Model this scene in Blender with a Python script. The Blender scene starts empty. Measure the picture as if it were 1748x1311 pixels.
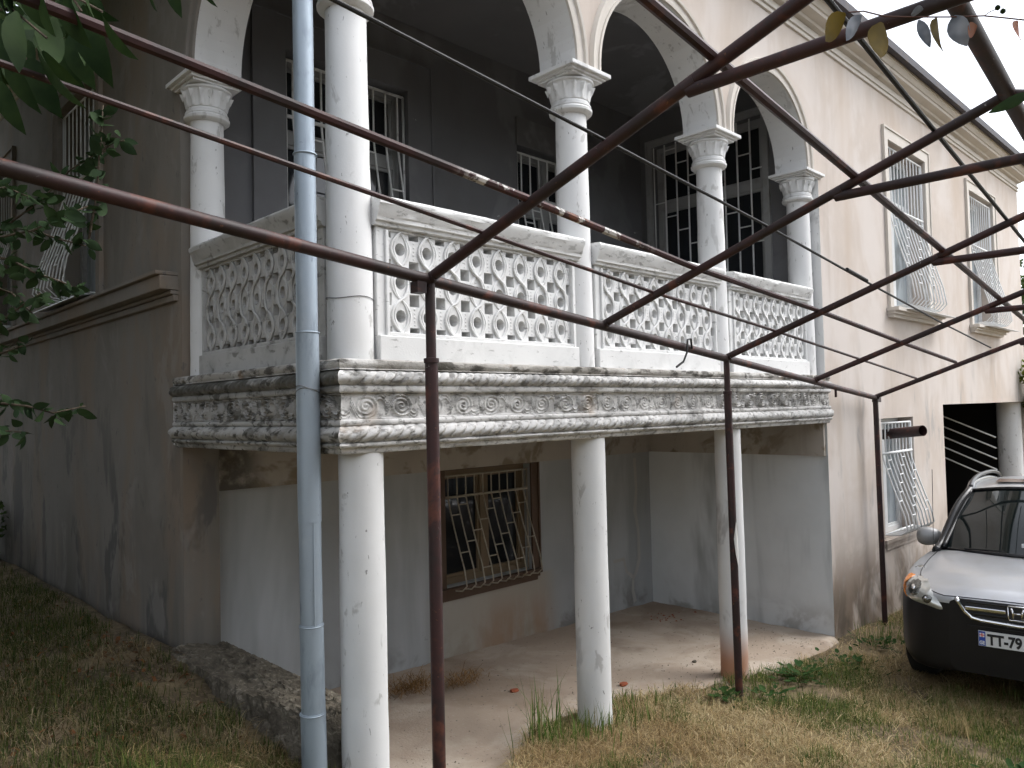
import bpy, math, random
import numpy as np
from mathutils import Vector, Matrix
random.seed(7); rng = np.random.default_rng(11)
R = math.radians
S = bpy.context.scene
COL = S.collection
ZC = 1.6            # eye height: all z below are written relative to the eye and lifted by ZC

# ------------------------------------------------------------------ camera
yaw, pitch, roll, FPX = R(44.535), R(1.943), R(-1.3215), 1311.4
fw = Vector((math.sin(yaw)*math.cos(pitch), math.cos(yaw)*math.cos(pitch), math.sin(pitch)))
r0 = Vector((math.cos(yaw), -math.sin(yaw), 0)); u0 = r0.cross(fw)
rt = r0*math.cos(roll) + u0*math.sin(roll); up = -r0*math.sin(roll) + u0*math.cos(roll)
cam = bpy.data.cameras.new('camera'); cam.sensor_width = 36; cam.lens = FPX/1748*36
cam.clip_start = 0.05; cam.clip_end = 2000
co = bpy.data.objects.new('camera', cam); COL.objects.link(co)
mw = Matrix((rt, up, -fw)).transposed().to_4x4(); mw.translation = (0, 0, ZC); co.matrix_world = mw
S.camera = co

# ------------------------------------------------------------------ sky, sun, exposure
w = bpy.data.worlds.new('World'); S.world = w; w.use_nodes = True
nt = w.node_tree; bg = nt.nodes['Background']
sky = nt.nodes.new('ShaderNodeTexSky'); sky.sky_type = 'NISHITA'; sky.sun_disc = False
SUN_EL, SUN_AZ = R(52), R(128)      # azimuth clockwise from +y
sky.sun_elevation = SUN_EL; sky.sun_rotation = SUN_AZ; sky.air_density = 1.0; sky.dust_density = 2.0; sky.ozone_density = 1.0
hs = nt.nodes.new('ShaderNodeHueSaturation'); hs.inputs['Saturation'].default_value = 0.30
nt.links.new(sky.outputs[0], hs.inputs['Color']); nt.links.new(hs.outputs[0], bg.inputs[0]); bg.inputs[1].default_value = 0.15
sl = bpy.data.lights.new('sun', 'SUN'); sl.energy = 0.8; sl.angle = R(40); sl.color = (1, .99, .975)
so = bpy.data.objects.new('sun', sl); COL.objects.link(so)
sd = Vector((math.sin(SUN_AZ)*math.cos(SUN_EL), math.cos(SUN_AZ)*math.cos(SUN_EL), math.sin(SUN_EL)))
so.rotation_euler = sd.to_track_quat('Z', 'Y').to_euler(); so.location = (0, 0, 30)
S.view_settings.view_transform = 'Standard'; S.view_settings.look = 'None'
S.view_settings.exposure = 1.4; S.view_settings.gamma = 1.0; S.view_settings.use_curve_mapping = False
S.render.engine = 'CYCLES'; S.cycles.max_bounces = 4; S.cycles.diffuse_bounces = 3; S.cycles.glossy_bounces = 2; S.cycles.transmission_bounces = 2
S.cycles.use_denoising = True; S.cycles.use_adaptive_sampling = True; S.cycles.adaptive_threshold = .035

# ------------------------------------------------------------------ materials
def newmat(name):
    m = bpy.data.materials.new(name); m.use_nodes = True
    return m, m.node_tree, m.node_tree.nodes['Principled BSDF']
def lk(t, a, b): t.links.new(a, b)
def noise(t, scale, detail=6, rough=.6, stretch=(1, 1, 1), off=(0, 0, 0), dist=0):
    g = t.nodes.new('ShaderNodeNewGeometry'); mp = t.nodes.new('ShaderNodeMapping')
    mp.inputs['Scale'].default_value = stretch; mp.inputs['Location'].default_value = off
    n = t.nodes.new('ShaderNodeTexNoise'); n.inputs['Scale'].default_value = scale
    n.inputs['Detail'].default_value = detail; n.inputs['Roughness'].default_value = rough; n.inputs['Distortion'].default_value = dist
    lk(t, g.outputs['Position'], mp.inputs[0]); lk(t, mp.outputs[0], n.inputs['Vector'])
    return n.outputs['Fac']
def ramp(t, fac, lo, hi):
    r = t.nodes.new('ShaderNodeMapRange'); r.inputs[1].default_value = lo; r.inputs[2].default_value = hi
    r.interpolation_type = 'SMOOTHSTEP'; lk(t, fac, r.inputs[0]); return r.outputs[0]
def mathn(t, op, a, b):
    n = t.nodes.new('ShaderNodeMath'); n.operation = op; n.use_clamp = True
    for i, v in enumerate((a, b)):
        if isinstance(v, (int, float)): n.inputs[i].default_value = v
        else: lk(t, v, n.inputs[i])
    return n.outputs[0]
def mix(t, fac, a, b):
    n = t.nodes.new('ShaderNodeMix'); n.data_type = 'RGBA'
    if isinstance(fac, (int, float)): n.inputs[0].default_value = fac
    else: lk(t, fac, n.inputs[0])
    for i, v in ((6, a), (7, b)):
        if isinstance(v, tuple): n.inputs[i].default_value = (*v[:3], 1)
        else: lk(t, v, n.inputs[i])
    return n.outputs[2]
def bump(t, bs, h, strength=.3, dist=.01):
    b = t.nodes.new('ShaderNodeBump'); b.inputs['Strength'].default_value = strength; b.inputs['Distance'].default_value = dist
    lk(t, h, b.inputs['Height']); lk(t, b.outputs[0], bs.inputs['Normal'])
def zmask(t, lo, hi):      # 1 at world height lo and below -> 0 at hi
    g = t.nodes.new('ShaderNodeNewGeometry'); s = t.nodes.new('ShaderNodeSeparateXYZ'); lk(t, g.outputs['Position'], s.inputs[0])
    return ramp(t, s.outputs['Z'], hi+ZC, lo+ZC)
def smask(t, axis, lo, hi):
    g = t.nodes.new('ShaderNodeNewGeometry'); s = t.nodes.new('ShaderNodeSeparateXYZ'); lk(t, g.outputs['Position'], s.inputs[0])
    return ramp(t, s.outputs[axis], lo, hi)
def surf(name, base, rough=.85, layers=(), bumps=((60, .15, .004),), metal=0, spec=.3):
    """layers: (colour, scale, lo, hi, stretch, strength[, (zlo,zhi)])"""
    m, t, b = newmat(name)
    c = base
    n0 = ramp(t, noise(t, 2.3, 3, .6), .3, .7)
    c = mix(t, mathn(t, 'MULTIPLY', n0, .5), c, tuple(v*.86 for v in base))
    for i, L in enumerate(layers):
        col, sc, lo, hi, st, k = L[:6]
        f = ramp(t, noise(t, sc, 4, .62, st, (i*3.7, i*1.9, i*2.3), .4), lo, hi)
        f = mathn(t, 'MULTIPLY', f, k)
        if len(L) > 6:
            zl, zh = L[6]
            f = mathn(t, 'MULTIPLY', f, zmask(t, zl, zh))
        c = mix(t, f, c, col)
    if isinstance(c, tuple): b.inputs['Base Color'].default_value = (*c, 1)
    else: lk(t, c, b.inputs['Base Color'])
    b.inputs['Roughness'].default_value = rough; b.inputs['Metallic'].default_value = metal
    b.inputs['Specular IOR Level'].default_value = spec
    h = None
    for sc, st, di in bumps:
        h2 = noise(t, sc, 3, .65); bump(t, b, h2, st, di)
    return m
V1 = (1, 1, .16)
PEACH = surf('peach_render', (.54, .47, .415), .9, [((.61, .56, .525), 1.1, .42, .62, (1, 1, .6), .7), ((.46, .365, .285), 1.0, .50, .70, V1, .55), ((.36, .30, .245), 2.0, .55, .75, V1, .4),
              ((.20, .15, .11), 1.6, .38, .58, (1, 1, .7), .9, (-2.15, -1.15)), ((.11, .09, .07), 2.6, .45, .62, (1, 1, .6), .8, (-2.35, -1.7)), ((.30, .29, .28), 3.5, .55, .7, (1, 1, .3), .6, (-.2, .9))])
CREAM = surf('cream_trim', (.62, .575, .52), .85, [((.32, .28, .23), 5, .58, .78, V1, .45)])
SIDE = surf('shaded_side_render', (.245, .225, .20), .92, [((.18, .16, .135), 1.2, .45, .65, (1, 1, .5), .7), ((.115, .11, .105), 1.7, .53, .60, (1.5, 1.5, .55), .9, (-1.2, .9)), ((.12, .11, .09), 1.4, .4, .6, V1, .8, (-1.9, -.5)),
             ((.27, .20, .14), 1.3, .5, .66, (1, 1, .4), .5), ((.30, .28, .255), 2.2, .57, .66, (1, 1, .6), .5), ((.12, .115, .11), 22, .66, .69, (1, 1, .4), .6)])  # base colour lowered to put extra shading on the left wall
WHITE = surf('white_plaster', (.74, .74, .735), .7, [((.60, .61, .60), 3, .5, .75, (1, 1, .25), .5), ((.30, .29, .27), 9, .61, .68, (1, 1, .5), .5), ((.16, .15, .14), 34, .67, .70, (1, 1, .35), .7), ((.22, .21, .2), 4, .52, .64, (1, 1, .6), .6, (-.95, -.2)) if False else ((.35, .34, .33), 4, .6, .66, (1, 1, .4), .4), ((.30, .27, .23), 3, .5, .7, (1, 1, .5), .6, (-2.4, -1.6))])
WHITE_RUST = surf('white_plaster_rust_foot', (.74, .74, .735), .7, [((.60, .61, .60), 3, .5, .75, (1, 1, .25), .5), ((.46, .20, .09), 2.5, .3, .55, (1, 1, .4), .9, (-2.25, -1.85)), ((.25, .24, .23), 5, .55, .7, (1, 1, .5), .6, (-2.4, 5))])
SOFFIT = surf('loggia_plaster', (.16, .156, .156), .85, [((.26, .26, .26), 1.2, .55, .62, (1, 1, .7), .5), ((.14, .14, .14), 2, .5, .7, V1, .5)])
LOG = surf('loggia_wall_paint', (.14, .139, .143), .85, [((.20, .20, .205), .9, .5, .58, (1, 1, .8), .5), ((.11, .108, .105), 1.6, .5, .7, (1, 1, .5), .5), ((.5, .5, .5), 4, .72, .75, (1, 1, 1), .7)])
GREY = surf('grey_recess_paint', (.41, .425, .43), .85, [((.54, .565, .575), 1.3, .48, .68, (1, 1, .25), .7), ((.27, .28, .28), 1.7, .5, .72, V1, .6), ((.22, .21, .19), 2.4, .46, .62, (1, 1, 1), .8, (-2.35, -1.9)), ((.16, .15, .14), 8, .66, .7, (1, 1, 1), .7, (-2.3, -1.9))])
# rust run below the lower window
def add_rust(m):
    t = m.node_tree; b = t.nodes['Principled BSDF']; src = b.inputs['Base Color'].links[0].from_socket
    f = mathn(t, 'MULTIPLY', smask(t, 'X', 4.75, 5.3), smask(t, 'X', 6.35, 5.75))
    f = mathn(t, 'MULTIPLY', f, zmask(t, -2.3, -1.65)); f = mathn(t, 'MULTIPLY', f, ramp(t, noise(t, 3, 5, .6, (1, 1, .25)), .3, .55))
    f2 = mathn(t, 'MULTIPLY', mathn(t, 'MULTIPLY', smask(t, 'X', 4.3, 4.7), smask(t, 'X', 6.2, 5.95)), zmask(t, -1.74, -1.70))
    c = mix(t, mathn(t, 'MULTIPLY', f2, .6), src, (.42, .36, .27)); c = mix(t, mathn(t, 'MULTIPLY', f, .65), c, (.33, .18, .095))
    lk(t, c, b.inputs['Base Color'])
BEIGE = surf('beige_band', (.46, .42, .37), .9, [((.22, .18, .12), 2.5, .52, .62, (1, 1, 1), .8), ((.3, .27, .23), 2, .5, .7, V1, .6)])
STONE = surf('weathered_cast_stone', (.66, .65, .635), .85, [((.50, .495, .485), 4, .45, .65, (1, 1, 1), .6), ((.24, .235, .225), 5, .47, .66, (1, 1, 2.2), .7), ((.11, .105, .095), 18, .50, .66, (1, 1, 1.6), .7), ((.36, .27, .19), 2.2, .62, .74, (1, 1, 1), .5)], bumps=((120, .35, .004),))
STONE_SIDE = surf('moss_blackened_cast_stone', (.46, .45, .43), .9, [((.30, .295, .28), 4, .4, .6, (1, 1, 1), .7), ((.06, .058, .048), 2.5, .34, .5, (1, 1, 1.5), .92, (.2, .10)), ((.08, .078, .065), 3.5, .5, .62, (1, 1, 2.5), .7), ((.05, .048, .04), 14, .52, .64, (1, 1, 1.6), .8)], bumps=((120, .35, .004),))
STONE_TOP = surf('blackened_ledge', (.42, .40, .37), .95, [((.60, .59, .57), 3, .5, .64, (1, 1, 1), .8), ((.07, .065, .055), 6, .46, .6, (1, 1, 2), .9), ((.30, .2, .12), 4, .58, .7, (1, 1, 1), .6)], bumps=((60, .6, .01),))
RAILW = surf('white_cast_lattice', (.76, .76, .75), .75, [((.58, .58, .57), 7, .5, .7, (1, 1, 1), .5), ((.12, .115, .105), 11, .6, .72, (1, 1, 3), .6), ((.10, .095, .085), 12, .54, .66, (1, 1, 2.5), .4, (1.01, .92))], bumps=((90, .25, .003),))
RAILG = surf('shaded_weathered_lattice', (.48, .475, .46), .85, [((.36, .355, .34), 5, .45, .65, (1, 1, 1), .7), ((.13, .125, .11), 9, .55, .68, (1, 1, 1.5), .7)], bumps=((90, .3, .003),))  # left-side copy: base darkened to carry that side's shade, weathering stains on top
CONC = surf('concrete_apron', (.43, .345, .27), .95, [((.54, .465, .385), 1.2, .45, .6, (1, 1, 1), .7), ((.28, .21, .155), 1.0, .5, .68, (1, 1, 1), .7), ((.12, .11, .10), 24, .62, .72, (1, 1, 1), .7), ((.5, .47, .42), 40, .62, .7, (1, 1, 1), .5)], bumps=((50, .5, .01),))
RUBBLE = surf('rubble_concrete', (.15, .13, .10), .95, [((.27, .24, .19), 26, .52, .62, (1, 1, 1), .8), ((.07, .06, .045), 7, .45, .6, (1, 1, 1), .7)], bumps=((40, .9, .02),))
SOIL = surf('dry_soil', (.12, .09, .055), .97, [((.25, .19, .11), 2.2, .42, .6, (1, 1, 1), .8), ((.07, .06, .03), 3.1, .5, .66, (1, 1, 1), .7), ((.30, .235, .14), 30, .5, .6, (1, 1, 1), .5)], bumps=((45, .8, .02),))
PIPE = surf('galvanised_steel', (.35, .41, .47), .5, [((.42, .47, .52), 5, .5, .7, (1, 1, .4), .7), ((.20, .24, .285), 9, .5, .68, (1, 1, .3), .7), ((.12, .13, .14), 40, .66, .72, (1, 1, .3), .5)], metal=.35)
RUST = surf('maroon_painted_steel', (.046, .019, .019), .55, [((.022, .014, .014), 2.2, .40, .60, (1, 1, 1), .85), ((.12, .040, .026), 5, .54, .68, (1, 1, 1), .75), ((.22, .10, .05), 30, .66, .72, (1, 1, 1), .6), ((.34, .32, .3), 26, .715, .74, (1, 1, 1), .8), ((.026, .02, .019), 25, .55, .68, (1, 1, 1), .6)], spec=.4)
RUST_FL = surf('flaking_maroon_steel', (.075, .030, .030), .6, [((.035, .022, .022), 3, .45, .65, (1, 1, 1), .7), ((.20, .075, .035), 5, .52, .62, (1, 1, 1), .7), ((.62, .6, .57), 9, .50, .56, (1, 1, 1), .9), ((.03, .025, .022), 45, .55, .62, (1, 1, 1), .8)], spec=.3)
def mask_flake(m):
    t = m.node_tree; b = t.nodes['Principled BSDF']; src = b.inputs['Base Color'].links[0].from_socket
    f = mathn(t, 'MULTIPLY', smask(t, 'X', 1.95, 2.15), smask(t, 'X', 3.5, 3.0))
    base = mix(t, ramp(t, noise(t, 6, 4), .45, .65), (.046, .019, .019), (.022, .014, .014))
    lk(t, mix(t, f, base, src), b.inputs['Base Color'])
mask_flake(RUST_FL)
DARKM = surf('dark_wire', (.02, .02, .02), .6)
WIRE = surf('grey_wire', (.25, .25, .25), .5, metal=.6)
IRONW = surf('white_painted_bars', (.74, .75, .75), .55, [((.4, .36, .32), 20, .62, .72, (1, 1, 1), .5)])
IRONC = surf('cream_painted_bars', (.40, .36, .29), .6, [((.2, .13, .08), 15, .55, .7, (1, 1, 1), .6)])
IRONG = surf('grey_white_bars', (.66, .66, .65), .6, [((.25, .22, .2), 15, .6, .7, (1, 1, 1), .5)])
FRAMEW = surf('white_window_frame', (.68, .69, .69), .5, [((.5, .5, .48), 6, .5, .7, (1, 1, 1), .5)])
FRAMEG = surf('grey_white_frame', (.30, .30, .295), .6, [((.20, .195, .18), 6, .5, .7, (1, 1, 1), .5)])
FRAMEB = surf('brown_window_frame', (.11, .07, .048), .7, [((.09, .05, .03), 7, .5, .7, (1, 1, .3), .7)])
FRAMEO = surf('ochre_wood_frame', (.20, .145, .09), .7, [((.2, .13, .07), 7, .5, .7, (1, 1, .3), .7)])
ROOFM = surf('dark_roof_metal', (.045, .04, .05), .6, [((.08, .06, .05), 6, .5, .7, (1, 1, 1), .6)])
BARK = surf('bark', (.09, .07, .05), .95, [((.04, .03, .02), 12, .45, .65, (1, 1, .3), .8)], bumps=((30, .8, .02),))
TWIG = surf('twig', (.10, .05, .04), .8)
BRICK = surf('red_brick_fragment', (.34, .10, .05), .95, [((.2, .07, .04), 20, .5, .7, (1, 1, 1), .7)])
PEBBLE = surf('pale_pebble', (.36, .32, .26), .9)
SHEET = surf('pale_sheet_metal', (.60, .62, .63), .45, [((.3, .3, .3), 6, .55, .7, (1, 1, 1), .6)], metal=.3)
INT = surf('dark_interior', (.03, .028, .026), .95)
add_rust(GREY)
def corner_stain(m):
    t = m.node_tree; b = t.nodes['Principled BSDF']; src = b.inputs['Base Color'].links[0].from_socket
    f = mathn(t, 'MULTIPLY', smask(t, 'X', 2.85, 2.62), ramp(t, noise(t, 6, 5, .6), .25, .5))
    lk(t, mix(t, mathn(t, 'MULTIPLY', f, .85), src, (.07, .065, .055)), b.inputs['Base Color'])
corner_stain(BEIGE)
def plain(name, col, rough=.5, metal=0, coat=0, spec=.5):
    m, t, b = newmat(name); b.inputs['Base Color'].default_value = (*col, 1); b.inputs['Roughness'].default_value = rough
    b.inputs['Metallic'].default_value = metal; b.inputs['Coat Weight'].default_value = coat; b.inputs['Coat Roughness'].default_value = .06
    b.inputs['Specular IOR Level'].default_value = spec; return m
def glass(name, tint, rough=.05):
    m, t, b = newmat(name); b.inputs['Base Color'].default_value = (*tint, 1); b.inputs['Roughness'].default_value = rough
    b.inputs['Specular IOR Level'].default_value = .5
    return m
PANE = glass('window_glass', (.02, .022, .025)); PANEC = surf('curtained_pane', (.40, .45, .48), .15, [((.16, .18, .19), 3, .45, .6, (1, 1, .3), .7)], bumps=(), spec=.5)
def leafmat(name, col, col2, trans=.35, rough=.5):
    m, t, b = newmat(name)
    a = t.nodes.new('ShaderNodeObjectInfo'); n = ramp(t, noise(t, 7, 3), .35, .65)
    c = mix(t, n, col, col2); lk(t, c, b.inputs['Base Color']); b.inputs['Roughness'].default_value = .7
    b.inputs['Specular IOR Level'].default_value = .12
    tr = t.nodes.new('ShaderNodeBsdfTranslucent'); mx = t.nodes.new('ShaderNodeMixShader'); mx.inputs[0].default_value = trans
    lk(t, c, tr.inputs[0]); lk(t, b.outputs[0], mx.inputs[1]); lk(t, tr.outputs[0], mx.inputs[2])
    lk(t, mx.outputs[0], t.nodes['Material Output'].inputs[0]); return m
LEAF = leafmat('broad_green_leaf', (.009, .022, .006), (.022, .042, .011), .16)
LEAFD = leafmat('dark_shrub_leaf', (.018, .035, .015), (.03, .055, .02), .2)
LEAFT = leafmat('tree_foliage', (.03, .06, .018), (.07, .11, .03), .3)
LEAFY = leafmat('bush_yellow_green', (.09, .13, .02), (.16, .17, .03), .3)
LEAFO = leafmat('olive_bronze_leaf', (.13, .085, .004), (.075, .05, .003), .1)
LEAFS = leafmat('silvery_leaf_back', (.30, .32, .35), (.10, .115, .14), .08)
LEAFR = leafmat('reddish_curled_leaf', (.20, .09, .05), (.32, .12, .08), .25)
WEED = leafmat('weed_leaf', (.022, .062, .014), (.045, .09, .022), .25)
def vcolmat(name, rough=.8, trans=.25):
    m, t, b = newmat(name); a = t.nodes.new('ShaderNodeAttribute'); a.attribute_name = 'Col'
    lk(t, a.outputs['Color'], b.inputs['Base Color']); b.inputs['Roughness'].default_value = rough; b.inputs['Specular IOR Level'].default_value = .2
    tr = t.nodes.new('ShaderNodeBsdfTranslucent'); mx = t.nodes.new('ShaderNodeMixShader'); mx.inputs[0].default_value = trans
    lk(t, a.outputs['Color'], tr.inputs[0]); lk(t, b.outputs[0], mx.inputs[1]); lk(t, tr.outputs[0], mx.inputs[2])
    lk(t, mx.outputs[0], t.nodes['Material Output'].inputs[0]); return m
GRASS = vcolmat('grass_blades')

# ------------------------------------------------------------------ mesh helpers (coordinates: z relative to the eye)
class MB:
    def __init__(s): s.v = []; s.f = []; s.mi = []; s.cur = 0
    def add(s, vs, fs):
        o = len(s.v); s.v += [tuple(p) for p in vs]; s.f += [tuple(i+o for i in f) for f in fs]; s.mi += [s.cur]*len(fs); return s
    def quad(s, a, b, c, d): return s.add([a, b, c, d], [(0, 1, 2, 3)])
    def box(s, x0, x1, y0, y1, z0, z1):
        return s.add([(x0, y0, z0), (x1, y0, z0), (x1, y1, z0), (x0, y1, z0), (x0, y0, z1), (x1, y0, z1), (x1, y1, z1), (x0, y1, z1)],
                     [(0, 3, 2, 1), (4, 5, 6, 7), (0, 1, 5, 4), (1, 2, 6, 5), (2, 3, 7, 6), (3, 0, 4, 7)])
    def tube(s, pts, r, n=8, cap=True):
        pts = [Vector(p) for p in pts]; k = len(pts); rs = r if isinstance(r, (list, tuple)) else [r]*k
        vs = []; prev = None
        for i, p in enumerate(pts):
            d = (pts[min(i+1, k-1)] - pts[max(i-1, 0)]).normalized()
            if prev is None:
                a = Vector((0, 0, 1)) if abs(d.z) < .9 else Vector((1, 0, 0)); u = d.cross(a).normalized()
            else: u = (prev - d*prev.dot(d)).normalized()
            prev = u; q = d.cross(u)
            for j in range(n):
                t = 2*math.pi*j/n; vs.append(p + (u*math.cos(t) + q*math.sin(t))*rs[i])
        fs = [(i*n+j, i*n+(j+1) % n, (i+1)*n+(j+1) % n, (i+1)*n+j) for i in range(k-1) for j in range(n)]
        if cap: fs += [tuple(range(n-1, -1, -1)), tuple(range((k-1)*n, k*n))]
        return s.add(vs, fs)
    def lathe(s, prof, c, n=32, wob=None):
        vs = []
        for z, r in prof:
            for j in range(n):
                t = 2*math.pi*j/n; rr = r if wob is None else r + wob(z, t)
                vs.append((c[0]+rr*math.cos(t), c[1]+rr*math.sin(t), z))
        k = len(prof)
        fs = [(i*n+j, i*n+(j+1) % n, (i+1)*n+(j+1) % n, (i+1)*n+j) for i in range(k-1) for j in range(n)]
        fs += [tuple(range(n-1, -1, -1)), tuple(range((k-1)*n, k*n))]
        return s.add(vs, fs)
    def grid(s, P):          # P[i][j] points
        a, b = len(P), len(P[0]); vs = [p for row in P for p in row]
        return s.add(vs, [(i*b+j, (i+1)*b+j, (i+1)*b+j+1, i*b+j+1) for i in range(a-1) for j in range(b-1)])
    def build(s, name, mat, parent=None, smooth=False, bevel=0, sub=0, auto=None):
        me = bpy.data.meshes.new(name)
        off = Vector(parent['_w']) if parent is not None and '_w' in parent else Vector((0, 0, 0))
        me.from_pydata([(x-off.x, y-off.y, z+ZC-off.z) for x, y, z in s.v], [], s.f)
        mats = mat if isinstance(mat, (list, tuple)) else [mat]
        for m in mats: me.materials.append(m)
        if len(mats) > 1: me.polygons.foreach_set('material_index', s.mi)
        me.validate(); me.update()
        if smooth:
            me.polygons.foreach_set('use_smooth', [True]*len(me.polygons))
            if auto: me.set_sharp_from_angle(angle=R(auto))
        o = bpy.data.objects.new(name, me); COL.objects.link(o)
        if parent is not None: o.parent = parent; o['_w'] = tuple(off)
        if bevel:
            b = o.modifiers.new('bevel', 'BEVEL'); b.width = bevel; b.segments = 2; b.limit_method = 'ANGLE'
        if sub:
            b = o.modifiers.new('sub', 'SUBSURF'); b.levels = sub; b.render_levels = sub
        return o
def tag(o, label, cat, group=None):
    o['label'] = label; o['category'] = cat
    if group: o['group'] = group
    return o
def root(name, loc, label, cat, group=None):
    o = bpy.data.objects.new(name, None); COL.objects.link(o); o.location = (loc[0], loc[1], loc[2]+ZC); o.empty_display_size = .1
    o['_w'] = (loc[0], loc[1], loc[2]+ZC); return tag(o, label, cat, group)
def struct(o): o['kind'] = 'structure'; return o
def stuff(o): o['kind'] = 'stuff'; return o

# ------------------------------------------------------------------ value noise in numpy
_tab = rng.random((64, 64))
def vnoise(x, y, sc=1.0, oct=3):
    x = np.asarray(x, float)*sc; y = np.asarray(y, float)*sc; out = 0; amp = 1; tot = 0
    for k in range(oct):
        xi = np.floor(x).astype(int); yi = np.floor(y).astype(int); fx = x-xi; fy = y-yi; fx = fx*fx*(3-2*fx); fy = fy*fy*(3-2*fy)
        g = lambda a, b: _tab[(a+13*k) % 64, (b+7*k) % 64]
        out = out + amp*((g(xi, yi)*(1-fx)+g(xi+1, yi)*fx)*(1-fy)+(g(xi, yi+1)*(1-fx)+g(xi+1, yi+1)*fx)*fy)
        tot += amp; amp *= .5; x = x*2.03; y = y*2.03
    return out/tot

# ------------------------------------------------------------------ ground
GX = [-200, 1.2, 2.2, 3.0, 4.2, 6.1, 8.2, 10, 16, 60, 200]; GZ = [-1.5, -1.62, -1.9, -2.12, -2.2, -2.35, -2.44, -2.53, -2.72, -3.2, -4]
def apron_z(x): return -2.235-.0305*(x-2.3)
def edge_y(x): return np.interp(x, [2.2, 3.1, 3.7, 4.8, 5.5, 6.0, 6.7, 7.93], [3.0, 3.25, 3.68, 3.70, 3.56, 3.46, 3.28, 3.36])
def ground(x, y):
    x = np.asarray(x, float); y = np.asarray(y, float)
    z = np.interp(x, GX, GZ)
    zl = np.interp(x, [-200, 2.2, 2.6], [-1.5, -1.63, -1.63]); k = np.clip((y-3.6)/1.8, 0, 1)*np.clip((2.7-x)/.4, 0, 1)
    z = z*(1-k) + zl*k
    z = z + (vnoise(x, y, 1.3)-.5)*.07 + (vnoise(x, y, 5)-.5)*.03
    ins = (x > 2.2) & (x < 7.93) & (y > edge_y(x)+.02)
    z = np.where(ins, apron_z(x)-.12, z)
    return z
xs = np.concatenate([[-120, -60, -30, -15, -8], np.arange(-4, 12.01, .1), [13, 14, 15, 16, 18, 22, 30, 45, 70, 120]])
ys = np.concatenate([[-120, -60, -30, -15, -8, -4], np.arange(-2, 13.01, .1), [14, 16, 20, 30, 60, 120]])
GXm, GYm = np.meshgrid(xs, ys, indexing='ij'); GZm = ground(GXm, GYm)
b = MB(); b.grid([[(GXm[i, j], GYm[i, j], GZm[i, j]) for j in range(len(ys))] for i in range(len(xs))])
struct(b.build('ground', SOIL, smooth=True))
# concrete apron under the loggia
b = MB(); n = 90; m = 40; P = []; top = []
for i in range(n+1):
    x = 2.2 + (7.93-2.2)*i/n; row = []
    ye = float(edge_y(x)) + .05*(float(vnoise(x, 3.3, 3))-.5)
    for j in range(m+1):
        y = ye + (5.66-ye)*j/m
        row.append((x, y, apron_z(x) + .03*(float(vnoise(x, y, 1.1))-.5) + .02*(float(vnoise(x, y, 6))-.5) - (.05 if j == 0 else 0)))
    P.append(row)
b.grid(P)
b.grid([[P[i][0], (P[i][0][0], P[i][0][1], P[i][0][2]-.2)] for i in range(n+1)])
struct(b.build('concrete_apron', CONC, smooth=True))

# ------------------------------------------------------------------ HOUSE
house = root('house', (8, 8, -2.4), 'old two storey house with cream plaster, arched corner balcony and white columns', 'house')
XL, YF, YB, XR, XE, YE = 2.16, 3.41, 5.66, 7.93, 16.45, 15.0
ZT, ZLOW = 3.95, -2.9
def wall(name, mat, ax, const, a0, a1, z0, z1, opens, depth, sgn, jamb=None):
    """plane wall; ax 'x': runs along x at y=const; opens (a0,a1,z0,z1) ; reveals go depth*sgn behind"""
    b = MB(); A = sorted({a0, a1, *[o[0] for o in opens], *[o[1] for o in opens]}); Z = sorted({z0, z1, *[o[2] for o in opens], *[o[3] for o in opens]})
    P = (lambda a, d, z: (a, const+d*sgn, z)) if ax == 'x' else (lambda a, d, z: (const+d*sgn, a, z))
    for i in range(len(A)-1):
        for j in range(len(Z)-1):
            ca, cz = (A[i]+A[i+1])/2, (Z[j]+Z[j+1])/2
            if any(o[0] < ca < o[1] and o[2] < cz < o[3] for o in opens): continue
            b.quad(P(A[i], 0, Z[j]), P(A[i+1], 0, Z[j]), P(A[i+1], 0, Z[j+1]), P(A[i], 0, Z[j+1]))
    for o in opens:
        p, q, r, s = o[:4]; d = depth
        b.quad(P(p, 0, r), P(p, d, r), P(p, d, s), P(p, 0, s)); b.quad(P(q, 0, r), P(q, d, r), P(q, d, s), P(q, 0, s))
        b.quad(P(p, 0, r), P(q, 0, r), P(q, d, r), P(p, d, r)); b.quad(P(p, 0, s), P(q, 0, s), P(q, d, s), P(p, d, s))
    return b.build(name, mat, house)
W1 = (9.94, 11.30, 1.14, 3.24); W2 = (13.32, 14.66, 1.14, 3.24); WL = (9.42, 10.50, -1.62, -.20)
OPEN = (11.71, 16.38, -3.2, -.06)
wall('front_wall', PEACH, 'x', YF, XR, XE, ZLOW, ZT, [W1, W2, WL, OPEN], .28, 1)
wall('right_end_wall', PEACH, 'y', XE, YF, YE, ZLOW, ZT, [], .2, -1)
wall('rear_wall', PEACH, 'x', YE, XL, XE, ZLOW, ZT, [], .2, -1)
SW1 = (7.42, 8.62, 1.10, 3.10); SW2 = (10.62, 11.82, 1.10, 3.10)
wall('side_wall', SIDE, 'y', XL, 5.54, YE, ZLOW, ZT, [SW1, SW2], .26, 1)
b = MB(); b.quad((XL, 5.54, ZLOW), (2.42, 5.54, ZLOW), (2.42, 5.54, ZT), (XL, 5.54, ZT)); b.quad((2.42, 5.54, ZLOW), (2.42, YB, ZLOW), (2.42, YB, ZT), (2.42, 5.54, ZT)); b.build('wall_end_pier', SIDE, house)
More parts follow.
